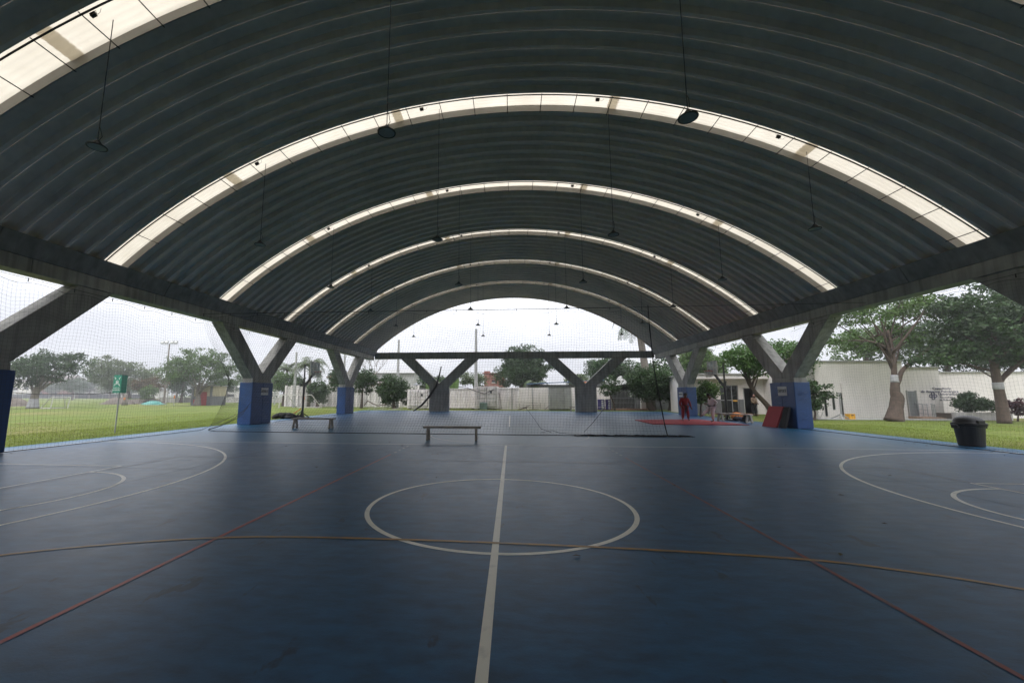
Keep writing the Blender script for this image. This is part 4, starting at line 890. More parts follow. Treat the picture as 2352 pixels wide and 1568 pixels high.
# bare tree
t = thing('bare_tree', 'leafless pale tree behind the far left corner of the hall', 'tree', (at(845, 936, 55).x, 55, 0)); b = MB(); rg = random.Random(9)
def twig(p, d, l, r_, lv):
    q = p+d*l; b.tube([p, p.lerp(q, .5)+Vector((rg.uniform(-.05, .05)*l, 0, .03*l)), q], [r_, r_*.8, r_*.6], 5, False)
    if lv: 
        for k in range(3 if lv > 1 else 2):
            nd_ = (d+Vector((rg.uniform(-.7, .7), rg.uniform(-.5, .5), rg.uniform(-.1, .5)))).normalized(); twig(q, nd_, l*rg.uniform(.6, .8), r_*.55, lv-1)
twig(Vector((0, 0, 0)), Vector((.05, 0, 1)), 2.6, .12, 5); b.build('trunk', bark_g, t)

# palms
def palm(name, label, loc, h, r0, nf, fl, seed, lean=(0, 0), droop=1.0, mt=None, skip=None):
    rg = random.Random(seed); t = thing(name, label, 'palm', loc); b = MB()
    b.tube([(lean[0]*i/6, lean[1]*i/6, h*i/6) for i in range(7)], [r0*1.2, r0, r0*.95, r0*.9, r0*.85, r0*.8, r0*.75], 12); b.build('trunk', bark_g, t, smooth=True)
    top = Vector((lean[0], lean[1], h))
    for k in range(nf):
        a = 2*math.pi*k/nf+rg.uniform(-.2, .2); e0 = rg.uniform(.2, 1.2); m_ = MB(); pts = []; p = top.copy(); d = Vector((math.cos(a)*math.cos(e0), math.sin(a)*math.cos(e0), math.sin(e0)))
        n_ = 9; L1 = fl*rg.uniform(.8, 1.1)
        for i in range(n_+1):
            pts.append(p.copy()); p = p+d*(L1/n_); d = (d+Vector((0, 0, -.17*droop-.04*i*droop))).normalized()
        m_.tube(pts, [.035-.003*i for i in range(n_+1)], 4)
        for i in range(1, n_*4):
            u = i/4; j = int(u); q = pts[j].lerp(pts[min(j+1, n_)], u-j); dd = (pts[min(j+1, n_)]-pts[j]).normalized(); sd = dd.cross(Vector((0, 0, 1))).normalized()
            ll = fl*.26*math.sin(math.pi*min(1, (u+1)/(n_+1.5)))
            for s in (-1, 1):
                v = (sd*s+dd*.5+Vector((0, 0, rg.uniform(-.9, -.1)))).normalized(); w_ = dd*.03
                m_.add([q-w_, q+w_, q+v*ll*.6+w_*.8, q+v*ll, q+v*ll*.6-w_*.8], [(0, 1, 2, 3, 4)])
        m_.build('frond', mt or leaf_b, t)
    return t
p = at(655, 930, 58); palm('palm', 'squat palm left of the basketball hoop behind the goal', (p.x, 58, 0), 5.0, .22, 14, 2.8, 1, mt=leaf_c)
p = at(708, 935, 52); palm('palm', 'taller palm with drooping fronds right above the basketball hoop', (p.x, 52, 0), 5.2, .2, 16, 3.4, 2, mt=leaf_c, droop=1.25)
p = at(768, 936, 85); palm('palm', 'small distant palm over the tiled roof near the far left column', (p.x, 85, 0), 5.8, .2, 12, 2.4, 3, mt=leaf_a)
p = at(1497, 944, 46); palm('royal_palm', 'tall royal palm whose smooth grey trunk stands behind the net edge', (p.x, 46, 0), 9.2, .42, 12, 4.2, 4, lean=(-.95, 0), droop=1.5, mt=leaf_a)
p = at(1572, 940, 60); palm('royal_palm', 'second royal palm trunk seen through the far right column', (p.x, 60, 0), 8.0, .40, 10, 3.4, 5, lean=(.1, 0), droop=1.6, mt=leaf_a)
p = at(1232, 936, 52); t = palm('palm', 'young palm arching over the white wall in front of the mango tree', (p.x, 52, 0), 2.6, .12, 7, 3.0, 6, droop=1.7, mt=leaf_c)
# broad leaved plants behind the left bare column
t = thing('banana_plant', 'tall upright green leaves rising behind the left bare column', 'plant', (at(1015, 930, 50).x, 50, 0)); rg = random.Random(4)
for k in range(11):
    x0 = rg.uniform(-1.8, 1.8); hh = rg.uniform(2.9, 4.6); ln_ = rg.uniform(-.4, .4); m_ = MB(); V = []
    for i in range(8):
        u = i/7; wd = .32*math.sin(math.pi*(.12+.86*u)); c_ = Vector((x0+ln_*u*u, rg.uniform(-.02, .02), 1.2+(hh-1.2)*u)); V += [c_-Vector((wd, .05, 0)), c_, c_+Vector((wd, -.05, 0))]
    F = [(i*3+j, i*3+j+1, i*3+j+4, i*3+j+3) for i in range(7) for j in range(2)]; m_.add(V, F); m_.tube([(x0*.6, 0, 0), (x0, 0, 1.3)], .05, 6); m_.build('leaf', leaf_b, t)

# ------------------------------------------------------------------ left field: poles, goals, hut, fence, houses
p = at(376, 927, 66)
t = thing('floodlight_pole', 'tall floodlight pole with four lamps on a crossbar by the left field', 'floodlight', (p.x, 66, -.03)); zt = at(376, 789, 66).z
MB().tube([(0, 0, 0), (0, 0, zt)], [.17, .10], 8).build('pole', bark_g, t)
MB().bar((-1.5, 0, zt-.1), (1.5, 0, zt-.1), .1).bar((-.6, 0, zt-1.6), (0, 0, zt-1.5), .06).build('crossbar', steel, t)
for k, x in enumerate((-1.25, -.5, .5, 1.2)):
    l = MB().box(-.28, .28, -.1, .12, -.2, .2).build('lamp_head', greyl, t, bevel=.02, loc=(x, -.05, zt+.25)); l.rotation_euler = (R(-25), 0, 0)
    MB().box(-.23, .23, -.112, -.102, -.15, .15).build('lens', sign_w, l)
def pole(px, Y, yt, yb, r_, label, mt_=greyl, arm=None, cat='pole'):
    a = at(px, yb, Y); z = at(px, yt, Y).z; t = thing('utility_pole', label, cat, (a.x, Y, -.03)); MB().tube([(0, 0, 0), (0, 0, z)], [r_*1.3, r_*.75], 10).build('shaft', mt_, t)
    if arm: MB().tube([(0, 0, z-.05), (arm*.5, 0, z+.15), (arm, 0, z+.1)], .04, 6).build('arm', mt_, t); MB().box(arm-.25, arm+.25, -.1, .1, z+.02, z+.14).build('lamp_head', mt_, t)
    return t
pole(912, 49, 780, 936, .16, 'pale concrete pole left of the containers, in front of the round tree')
pole(1093, 46, 755, 938, .17, 'tall concrete pole standing before the container doors')
pole(674, 50, 808, 935, .15, 'concrete pole left of the left basketball hoop')
pole(787, 46, 812, 938, .13, 'slim pole seen inside the far left V column')
pole(1449, 70, 818, 930, .12, 'thin distant mast right of the far right strut', steel)
pole(630, 62, 858, 930, .08, 'short street lamp post beside the second left column', steel, arm=-1.2, cat='street lamp')
pole(365, 80, 868, 920, .07, 'thin white post left of the floodlight pole', white_m); pole(394, 80, 873, 920, .07, 'thin white post right of the floodlight pole', white_m)
pole(279, 140, 883, 912, .16, 'far white post left of the green sign', white_m); pole(348, 140, 870, 912, .16, 'far white post behind the rusty tree', white_m); pole(172, 150, 886, 908, .16, 'far thin post over the long low roofs', white_m)
def goal(pts, label, rad=.05, Y=None):
    t = thing('football_goal', label, 'goal', (pts['a'][0], pts['a'][1], -.03)); o_ = Vector((pts['a'][0], pts['a'][1], 0))
    for nm, seg in pts['bars']: MB().tube([Vector(q)-o_ for q in seg], rad, 8).build(nm, white_m, t)
    return t
A = at(116, 937, 41.5); B_ = at(155, 936, 42.8); zt = at(120, 911, 41.5).z
goal({'a': (A.x, A.y), 'bars': [('goal_post', [(A.x, A.y, 0), (A.x+.15, A.y, zt)]), ('goal_post', [(B_.x, B_.y, 0), (B_.x+.2, B_.y, zt)]), ('crossbar', [(A.x+.15, A.y, zt), (B_.x+.2, B_.y, zt)]),
    ('back_stay', [(A.x+.15, A.y, zt), (A.x-.3, A.y+.2, zt), (A.x-1.7, A.y+.4, 0)]), ('back_stay', [(B_.x+.2, B_.y, zt), (B_.x-.7, B_.y+.2, zt*.8), (B_.x-1.2, B_.y+.8, 0)]), ('base_rail', [(A.x-1.7, A.y+.4, .03), (B_.x-1.2, B_.y+.8, .03)]), ('base_rail', [(A.x, A.y, .03), (A.x-1.7, A.y+.4, .03)])]}, 'small white tubular goal on the left field, right of the lime washed tree', .045)
A = at(641, 934, 47); B_ = at(698, 934, 47); C_ = at(709, 934, 49.5); zt = at(660, 906, 47).z
goal({'a': (A.x, A.y), 'bars': [('goal_post', [(A.x, A.y, 0), (A.x, A.y, zt)]), ('goal_post', [(B_.x, B_.y, 0), (B_.x, B_.y, zt)]), ('crossbar', [(A.x, A.y, zt), (B_.x, B_.y, zt)]),
    ('back_stay', [(B_.x, B_.y, zt), (B_.x+.6, B_.y+.5, zt), (B_.x+1.4, B_.y+1.6, 0)]), ('back_stay', [(A.x, A.y, zt), (A.x+.6, A.y+.5, zt), (A.x+1.4, A.y+1.6, 0)]), ('base_rail', [(A.x+1.4, A.y+1.6, .03), (B_.x+1.4, B_.y+1.6, .03)])]}, 'white football goal behind the left basketball hoop', .05)
# tarp, mounds, stump, marker posts, debris
def heap(name, label, cat, loc, sx, sy, sz, mt_, seed, n=18, rough=.25):
    rg = np.random.RandomState(seed); t = thing(name, label, cat, loc); V = []; F = []
    for i in range(7):
        for j in range(n):
            u = i/6; a = 2*math.pi*j/n; k = 1+rg.uniform(-rough, rough)*.5; V.append((sx/2*u*math.cos(a)*k, sy/2*u*math.sin(a)*k, sz*(1-u*u)*(1+rg.uniform(-rough, rough))-.02))
    F = [(i*n+j, (i+1)*n+j, (i+1)*n+(j+1) % n, i*n+(j+1) % n) for i in range(6) for j in range(n)]
    MB().add(V, F).build('mass', mt_, t, smooth=True); return t
p = at(352, 929, 60); heap('tarpaulin', 'crumpled teal tarpaulin lying on the field edge by the floodlight pole', 'tarpaulin', (p.x, 60, 0), 3.6, 2.0, .45, teal, 1, rough=.6)
p = at(30, 928, 50); heap('earth_mound', 'grey earth mound beside the nearest left column', 'mound', (p.x, 50, 0), 5, 3, 1.0, earth, 2)
p = at(272, 927, 62); heap('earth_mound', 'low earth mound behind the green sign post', 'mound', (p.x, 62, 0), 5.5, 3, 1.0, earth, 3)
p = at(345, 924, 66); heap('rubble_pile', 'grey brush and rubble pile behind the teal tarpaulin', 'rubble', (p.x, 65, 0), 6.0, 3, .9, earth, 4, rough=.5)
p = at(286, 930, 57); t = thing('tree_stump', 'grey tree stump with an orange flash right of the green sign', 'stump', (p.x, 57, -.03)); MB().tube([(0, 0, 0), (.05, 0, .5), (-.05, 0, 1.1), (.05, 0, 1.6)], [.42, .3, .28, .22], 9).build('stump_wood', bark_g, t, smooth=True); MB().box(.05, .3, -.32, -.26, .8, 1.1).build('orange_flash', orange, t)
for px_, lb in ((399, 'white marker post with an orange tip before the field edge'), (697, 'orange and white marker post inside the far goal')):
    Yq = 56 if px_ < 500 else 45; p = at(px_, 932, Yq); t = thing('marker_post', lb, 'post', (p.x, Yq, -.03), group='orange tipped marker posts'); MB().tube([(0, 0, 0), (0, 0, 1.2)], .05, 6).build('stake', white_m, t); MB().lathe([(.11, 0), (.09, .3), (.03, .5)], 8, (0, 0, 1.0)).build('tip', orange, t)
# hut
p0 = at(439, 930, 57); p1 = at(485, 930, 57); t = thing('hut', 'small grey and cream hut with a red door under the round tree', 'hut', ((p0.x+p1.x)/2, 58.5, -.03)); hw = (p1.x-p0.x)/2; ht = at(460, 886, 57).z
MB().box(-hw, hw, -1.5, 1.5, 0, ht*.48).build('lower_wall', greyp, t); MB().box(-hw, hw, -1.498, 1.5, ht*.482, ht).build('upper_wall', mat('cream_paint', (.42, .37, .25), .8, streak=.2), t)
MB().box(-hw-.15, hw+.15, -1.7, 1.7, ht, ht+.12).build('roof', greyl, t); MB().box(-hw-.06, -hw+.3, -1.56, -1.50, 0, ht).box(hw-.3, hw+.06, -1.56, -1.50, 0, ht).build('corner_pier', greyp, t)
MB().box(-.2, .75, -1.56, -1.50, .02, 1.95).build('door', mat('red_paint', (.33, .04, .035), .6), t)
MB().box(-1.25, -.75, -1.54, -1.50, .0, .85).build('side_panel', mat('red_paint', (.3, .05, .03), .6), t)
# fence with white posts on a low block wall
t = thing('post_fence', 'fence of white posts and mesh on a low grey block wall along the field', 'fence', (at(365, 920, 78).x, 78, -.03)); x0 = at(365, 920, 78).x; x1 = at(900, 935, 78).x; Ln = x1-x0
zw = .9
MB().box(0, Ln, .05, .25, 0, zw*1.0).build('block_wall', wall_d, t); MB().box(0, Ln, .02, .28, zw, zw+.12).build('coping', white_m, t)
pm = MB().box(-.07, .07, -.08, .04, 0, 3.0).mesh('fence_post', white_m); k = 0; x = 0
while x < Ln: inst(pm, 'fence_post', t, (x, 0, 0)); x += 1.75
b = MB()
for i in range(int(Ln/.22)):
    b.bar((i*.22, .12, zw+.12), (i*.22, .12, 2.7), .018)
for z in np.arange(1.2, 2.8, .25): b.bar((0, .12, z), (Ln, .12, z), .018)
o = b.build('mesh_infill', steel, t); o['kind'] = 'stuff'
# dark low wall and houses across the field
Y = 150; x0 = at(-40, 916, Y).x; x1 = at(330, 916, Y).x
t = thing('field_wall', 'long low black wall on the far side of the field', 'wall', (x0, Y, -.03)); MB().box(0, x1-x0, 0, .3, 0, 1.7).build('wall_face', mat('dark_wall', (.035, .037, .04), .9, var=.3, streak=.3), t)
for i in range(12): MB().box((x1-x0)*i/12, (x1-x0)*i/12+.25, -.15, 0, 0, 2.1).build('pier', greyp, t)
t = thing('safety_rope', 'sagging black rope strung between the sign post and the near column', 'rope', (0, 0, 0)); q0 = at(150, 905, 15.9); q1 = at(262, 902, 15.8); q2 = at(20, 900, 15.9)
MB().tube([q2, q0.lerp(q2, .5)-Vector((0, 0, .05)), q0, q0.lerp(q1, .5)-Vector((0, 0, .02)), q1], .014, 5).build('rope', net_m, t)
def house(px0, px1, yt, yb, Y, dep, label, wm, rm, wins, rh=.6, name='house', flat=False, cols=None):
    a = at(px0, yb, Y); c = at(px1, yt, Y); W_ = c.x-a.x; H_ = c.z; t = thing(name, label, 'house', ((a.x+c.x)/2, Y+dep/2, -.03)); hw = W_/2
    MB().box(-hw, hw, -dep/2, dep/2, 0, H_).build('wall', wm, t)
    if flat: MB().box(-hw-.3, hw+.3, -dep/2-.3, dep/2+.3, H_, H_+rh*.4).build('roof', rm, t)
    else: MB().prism([(-dep/2-.5, H_), (dep/2+.5, H_), (0, H_+rh)], 'x', -hw-.4, hw+.4).build('roof', rm, t)
    for (u, v, w_, h_, m_) in wins:
        f = MB().box(hw*u-w_/2, hw*u+w_/2, -dep/2-.06, -dep/2+.02, H_*v-h_/2, H_*v+h_/2).build('window', m_, t)
        MB().box(hw*u-w_/2-.1, hw*u+w_/2+.1, -dep/2-.12, -dep/2-.062, H_*v-h_/2-.12, H_*v-h_/2).build('sill', white_m, f)
    return t
cream = mat('cream_wall', (.50, .44, .26), .85, streak=.2)
house(72, 150, 873, 912, 165, 10, 'two-storey red brick house behind the lime washed tree', brick_m, roof_t, [(-.8, .72, 2.4, 1.6, sign_w), (-.2, .72, 2.0, 1.5, sign_w), (.35, .7, 2.4, 1.7, sign_w), (-.5, .25, 2.4, 1.6, dark_gl), (.4, .25, 2.6, 1.6, dark_gl)], 2.2)
house(22, 74, 876, 912, 168, 10, 'pale two-storey house at the left edge beside the blue pads', wall_w, roof_t, [(-.6, .55, 3.0, 1.2, dark_gl), (.5, .6, 2.4, 1.3, dark_gl), (0, .2, 4, 1.2, cream)], 1.2)
house(150, 182, 884, 912, 170, 8, 'orange brick house end beyond the long roofs', brick_m, roof_t, [(0, .6, 1.4, 1.2, dark_gl)], 1.5)
house(178, 272, 896, 912, 158, 14, 'long low building with a brown fibre roof across the field', wall_d, roof_t, [(-.7, .4, 3, .8, dark_gl), (-.2, .4, 3, .8, sign_w), (.4, .4, 3, .8, dark_gl)], 2.6)
house(272, 332, 898, 912, 160, 12, 'low white and brown shed row left of the rusty tree', wall_w, roof_t, [(-.5, .4, 2.5, .8, dark_gl), (.4, .4, 3, .8, greyp)], 2.2)
house(500, 600, 893, 918, 120, 10, 'pale roofed sheds behind the fence beside the second column', wall_w, greyl, [(-.4, .4, 2, .8, dark_gl)], 1.3)
house(752, 800, 866, 930, 80, 9, 'house with a red tiled roof left of the far left column', wall_d, mat('tile_roof', (.30, .15, .10), .85, c2=(.2, .1, .07), scale=3), [(0, .7, 1.2, 1.0, dark_gl)], 1.1)
house(850, 952, 856, 930, 78, 18, 'large grey hall with a low gable behind the round tree', greyl, greyl, [(-.25, .72, 3.2, .9, dark_gl), (.2, .6, 1.6, .9, sign_w)], 1.2, name='grey_hall')
house(835, 872, 880, 930, 74, 6, 'orange brick gable left of the round tree', brick_m, roof_t, [(0, .7, .8, .6, dark_gl)], .5)
house(955, 992, 884, 930, 62, 6, 'dark roofed shed behind the first container', greyp, greyp, [(-.5, .6, .8, .5, dark_gl)], .7)
house(1112, 1160, 857, 930, 70, 8, 'unfinished red brick building left of the mango tree', brick_m, brick_m, [(-.1, .75, .5, .4, dark_gl), (.5, .5, .8, .5, dark_gl)], .3, flat=True)
a = at(1112, 852, 70); MB().box(a.x, a.x+1.0, 69.85, 70.9, a.z-1.2, a.z).build('brick_pier', brick_m); tag(bpy.data.objects['brick_pier'], 'short brick pier on the corner of the unfinished brick building', 'pier')
# far white panel wall
t = thing('panel_wall', 'white precast panel wall with pilasters behind the far left trees', 'wall', (at(655, 935, 53).x, 53, -.03)); x1 = at(960, 938, 53).x-at(655, 935, 53).x; zt = at(820, 886, 53).z
n_ = 22
for i in range(n_):
    a = x1*i/n_; MB().box(a+.06, a+x1/n_-.06, 0, .15, 0, zt*(1+.02*math.sin(i*2.1))).build('wall_panel', wall_d, t)
pm = MB().box(-.12, .12, -.1, .14, 0, zt+.1).mesh('pilaster', cont_m)
for i in range(n_+1): inst(pm, 'pilaster', t, (x1*i/n_, -.02, 0))

# ------------------------------------------------------------------ far end: containers and walls
def corr_wall(m_, x0, x1, y, z0, z1, amp=.035, step=.28, axis='x'):
    pts = []; x = x0
    while x < x1-.01:
        for dx, dy in ((0, 0), (.07, 0), (.11, amp), (.21, amp), (.25, 0)):
            if x+dx <= x1: pts.append((x+dx, dy))
        x += step
    pts.append((x1, 0)); V = []
    for u, v in pts:
        V += [((u, y+v, z0) if axis == 'x' else (y+v, u, z0)), ((u, y+v, z1) if axis == 'x' else (y+v, u, z1))]
    m_.add(V, [(2*i, 2*i+2, 2*i+3, 2*i+1) for i in range(len(pts)-1)])
def container(x0, x1, Y, dep, ht, label, doors=None, rz=0):
    t = thing('shipping_container', label, 'container', ((x0+x1)/2, Y, -.03), rz, 'white shipping containers at the far end'); hw = (x1-x0)/2
    m_ = MB(); corr_wall(m_, -hw+.06, hw-.06, .03, .22, ht-.08); m_.box(-hw+.05, hw-.05, .08, dep, .2, ht-.06); m_.build('side_panel', cont_m, t)
    f = MB()
    for x in (-hw, hw-.12): f.box(x, x+.12, -.01, dep, .1, ht)
    f.box(-hw+.12, hw-.12, -.008, .1, ht-.1, ht-.002).box(-hw+.12, hw-.12, -.008, .1, .12, .24); f.build('frame', cont_m, t)
    for x in np.linspace(-hw+.3, hw-.3, 3): MB().box(x-.15, x+.15, .1, .5, 0, .11).build('skid', dark_c, t)
    if doors:
        a, b_ = doors
        for q in (0, 1):
            u0 = a+(b_-a)*q/2+.03; u1 = a+(b_-a)*(q+1)/2-.03; d = MB().box(u0, u1, -.05, -.012, .25, ht-.12).build('door', cont_m, t)
            r_ = MB()
            for z in np.linspace(.45, ht-.35, 5): r_.box(u0+.05, u1-.05, -.085, -.051, z-.05, z+.05)
            r_.build('door_rib', cont_m, d)
            MB().box(u1-.0, u1+.05, -.03, -.013, .25, ht-.12).box(u0, u1, -.056, -.0515, .29, .31).build('gasket', dark_c, d)
            lb = MB()
            for uu in (u0+.22*(u1-u0), u0+.78*(u1-u0)): lb.tube([(uu, -.12, .25), (uu, -.12, ht-.14)], .022, 6)
            lb.build('locking_bar', steel, d)
        MB().box((a+b_)/2+.35, (a+b_)/2+.55, -.10, -.086, ht-.75, ht-.5).build('lock_box', dark_c, t)
    return t
Yc = 45.5
xa, xb = at(935, 938, Yc).x, at(990, 938, Yc).x+3.0
container(xa, at(1018, 938, Yc).x, Yc, 2.4, at(950, 893, Yc).z, 'white shipping container left of the left bare column, doors facing the hall', (-(at(1018, 938, Yc).x-xa)/2+.1, -(at(1018, 938, Yc).x-xa)/2+2.3))
container(at(1024, 938, Yc).x, at(1092, 938, Yc).x, Yc+.2, 2.4, at(1050, 891, Yc).z, 'white container with a plain ribbed side right of the left bare column')
hw_ = (at(1142, 938, Yc).x-at(1094, 938, Yc).x)
container(at(1094, 938, 44.8).x, at(1143, 938, 44.8).x, 44.6, 6, at(1110, 886, 44.6).z, 'white container end with ribbed doors behind the tall concrete pole', (-hw_/2+.14, hw_/2-.14))
t = thing('panel_wall', 'long off-white wall right of the container doors, up to the grey box', 'wall', (at(1144, 938, 45.2).x, 45.4, -.03)); x1 = at(1262, 940, 45.4).x-at(1144, 938, 45.2).x; zt = at(1200, 889, 45.4).z
for i in range(5): MB().box(x1*i/5+.01, x1*(i+1)/5-.01, 0, .2, 0, zt-.03*(i % 2)).build('wall_panel', cont_m if i < 2 else wall_w, t)
MB().box(.1, x1*.42, -.03, -.002, zt-.22, zt-.16).build('ledge', greyl, t)
for i in (1, 3): MB().tube([(x1*i/5+.4, -.06, 0), (x1*i/5+.4, -.06, zt)], .05, 8).build('downpipe', greyl, t)
x0 = at(1262, 941, 44).x; x1 = at(1314, 941, 44).x
t = thing('grey_cabin', 'grey windowless cabin standing before the off-white wall', 'cabin', ((x0+x1)/2, 45.2, -.03)); hw = (x1-x0)/2; zt = at(1290, 888, 44).z
for i in range(3): MB().box(-hw+2*hw*i/3+.01, -hw+2*hw*(i+1)/3-.01, -1.2, 1.2, .12, zt).build('wall_panel', greyl, t)
MB().box(-hw-.03, hw+.03, -1.24, 1.24, zt, zt+.05).build('roof', greyp, t); MB().box(-hw+.1, hw-.1, -1.1, 1.1, 0, .12).build('plinth', dark_c, t)
x1b = at(1404, 941, 46).x
t = thing('panel_wall', 'white wall with painted lower half behind the right bare column', 'wall', (x1+.02, 46.4, -.03)); wl = x1b-x1; zt = at(1360, 889, 46.4).z
for i in range(4): MB().box(wl*i/4+.01, wl*(i+1)/4-.01, 0, .2, 0, zt).build('wall_panel', wall_w, t)
p = at(1210, 882, 50); q = at(1405, 873, 50)
t = thing('blue_shed_roof', 'low shed with a long bright blue roof edge above the far wall', 'shed', (p.x, 50, 0)); L0 = q.x-p.x
MB().add([(0, 0, p.z), (L0, 0, q.z), (L0, 5, q.z+.1), (0, 5, p.z+.1), (0, 0, p.z+.08), (L0, 0, q.z+.08), (L0, 5, q.z+.2), (0, 5, p.z+.2)], [(0, 1, 5, 4), (0, 3, 2, 1), (4, 5, 6, 7), (1, 2, 6, 5), (0, 4, 7, 3)]).build('roof', blue_r, t)
MB().box(0, L0, .5, 4.5, -.03, p.z-.05).build('wall', greyp, t)
MB().box(L0*.62, L0*.76, -.4, -.02, q.z-.55, q.z-.15).build('awning', orange, t)
for px0, px1, lb in ((1373, 1388, 'purple banner with white print left of the gate'), (1391, 1402, 'second purple banner nearer the steel gate')):
    a = at(px0, 938, 44.2); c = at(px1, 916, 44.2); t = thing('banner', lb, 'banner', ((a.x+c.x)/2, 44.2, -.03), group='purple banners by the gate'); hw = (c.x-a.x)/2
    MB().box(-hw, hw, -.02, .02, .08, c.z).build('cloth', purple, t); b = MB()
    for k in range(5): b.box(hw*.1, hw*.7, -.026, -.021, c.z-.22-.19*k, c.z-.12-.19*k)
    b.build('print', sign_w, t)
    MB().tube([(-hw, 0, 0), (-hw, 0, c.z)], .02, 6).tube([(hw, 0, 0), (hw, 0, c.z)], .02, 6).build('upright', steel, t)
# steel gate and canopy
Yg = 45.5; x0 = at(1405, 942, Yg).x; x1 = at(1460, 942, Yg).x; zt = at(1430, 896, Yg).z
t = thing('steel_gate', 'galvanised bar gate between white pillars at the far right end', 'gate', (x0, Yg, -.03)); W_ = x1-x0; bmh = MB().tube([(0, 0, .12), (0, 0, zt)], .022, 6).mesh('gate_bar', steel); k = 0
for x in np.arange(.12, W_-.1, .14): inst(bmh, 'gate_bar', t, (x, 0, 0))
for z in (.12, zt*.38, zt*.62, zt): MB().bar((0, 0, z), (W_, 0, z), .06).build('gate_rail', steel, t)
for x in (0, W_): MB().bar((x, 0, 0), (x, 0, zt+.05), .08).build('gate_stile', steel, t)
MB().box(W_-.55, W_-.3, -.05, -.035, zt*.62+.1, zt*.62+.55).build('notice', sign_w, t)
t = thing('gate_pillar', 'white gate pillar with a small lamp right of the steel gate', 'pillar', (at(1478, 942, Yg).x, Yg, -.03)); MB().box(-.25, .25, -.2, .2, 0, zt+.25).build('shaft', wall_w, t, bevel=.02); MB().tube([(0, -.2, zt+.1), (-.4, -.5, zt+.25)], .03, 6).build('lamp_arm', steel, t); MB().box(-.6, -.3, -.6, -.45, zt+.18, zt+.28).build('lamp_head', white_m, t)
t = thing('gate_shade_box', 'dark box added for the tree shade behind the steel gate', 'shade box', (x0, Yg+1.4, -.03)); sh = mat('shade_grey', (.07, .07, .075), .85)  # dark walls and roof added in place of the shade under the trees
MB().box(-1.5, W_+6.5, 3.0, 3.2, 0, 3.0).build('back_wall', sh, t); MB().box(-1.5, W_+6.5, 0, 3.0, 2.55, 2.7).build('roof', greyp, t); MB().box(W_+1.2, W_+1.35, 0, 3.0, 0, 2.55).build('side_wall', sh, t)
t = thing('canopy', 'grey curved fabric canopy above the steel gate', 'canopy', (at(1405, 880, 47).x, 47, 0)); V = []; za = at(1405, 866, 47).z; zb = at(1405, 892, 47).z; wc = (at(1440, 880, 47).x-at(1390, 880, 47).x)
for i in range(11):
    u = i/10
    for j in range(5):
        v = j/4; V.append((-.6+wc*u, -.5+1.5*v, zb+(za-zb)*(.25+.75*v)*math.sin(math.pi*(.15+.7*(1-abs(2*u-1)*.9)))+.25*u))
MB().add(V, [(i*5+j, i*5+j+1, (i+1)*5+j+1, (i+1)*5+j) for i in range(10) for j in range(4)]).build('fabric', greyl, t, smooth=True)
t = thing('kerb_wall', 'low terracotta step in front of the steel gate', 'step', (x0-2.0, 44.3, -.03)); MB().box(0, W_+3.4, 0, 1.0, 0, .16).build('step_slab', paver, t)
MB().box(W_+3.6-1.2, W_+6.6, 2.2, 2.4, 0, 1.35).build('dado_wall', greyp, t)
t = thing('boundary_wall', 'white wall with a grey painted base behind the dark trees', 'wall', (at(1485, 942, 46.6).x, 46.8, -.03)); wl = at(1612, 942, 46.6).x-at(1485, 942, 46.6).x
MB().box(0, wl, 0, .2, 0, 1.15).build('painted_base', greyp, t); MB().box(0, wl, .004, .196, 1.152, 2.9).build('upper_wall', wall_w, t)
# leaning frames and scrap in front of the far wall
t = thing('leaning_frame', 'rusty rectangular frame leaning on the far white wall', 'frame', (at(1120, 940, 44.8).x, 44.8, -.03)); b = MB()
w_, h_ = at(1150, 930, 44.8).x-at(1118, 930, 44.8).x, 1.75
for x in (0, w_*.5, w_): b.bar((x, 0, .1), (x-.25, .5, h_), .035)
for u in (0, 1): b.bar((-.25*u, .5*u, .1+u*(h_-.1)), (w_-.25*u, .5*u, .1+u*(h_-.1)), .035)
b.build('bars', mat('rust', (.14, .10, .09), .8), t)
t = thing('scrap_frames', 'low stack of pipe frames lying along the foot of the far wall', 'scrap', (at(1185, 941, 44.3).x, 44.3, -.03)); b = MB(); rg = random.Random(12); w_ = at(1258, 940, 44.3).x-at(1185, 941, 44.3).x
for k in range(9): b.bar((w_*k/9, 0, .05), (w_*k/9+.02, 0, rg.uniform(.4, .85)), .03)
for z in (.3, .55, .8): b.bar((0, -.05, z), (w_*rg.uniform(.5, .95), .05, z+rg.uniform(-.1, .1)), .03)
for k in range(6): x = w_*rg.random(); b.bar((x, -.3, .06), (x+rg.uniform(.4, 1.2), .2, rg.uniform(.1, .5)), .04)
b.build('pipes', mat('rust', (.14, .10, .09), .8), t)
p = at(1115, 940, 44.4); t = thing('wheelbarrow_heap', 'greenish tools and planks propped beside the leaning frame', 'tools', (p.x-.3, 44.4, -.03)); b = MB()
for k in range(7): b.bar((rg.uniform(-.2, .5), 0, 0), (rg.uniform(-.4, .4), .3, rg.uniform(.9, 1.5)), .06, .03)
b.build('planks', mat('faded_green', (.14, .20, .18), .8), t); MB().box(-.3, .5, -.2, .3, 0, .75).build('crate', mat('faded_green', (.14, .2, .18), .8), t, bevel=.05)
t = thing('debris', 'pale boards and branches lying on the grass left of the first container', 'debris', (at(925, 941, 44).x, 44.2, -.03)); b = MB()
for k in range(8): x = rg.uniform(-4.5, 1.6); b.bar((x, rg.uniform(-.6, .6), .04), (x+rg.uniform(.5, 1.6), rg.uniform(-.6, .6), rg.uniform(.04, .3)), .10, .03)
b.build('boards', greyl, t)
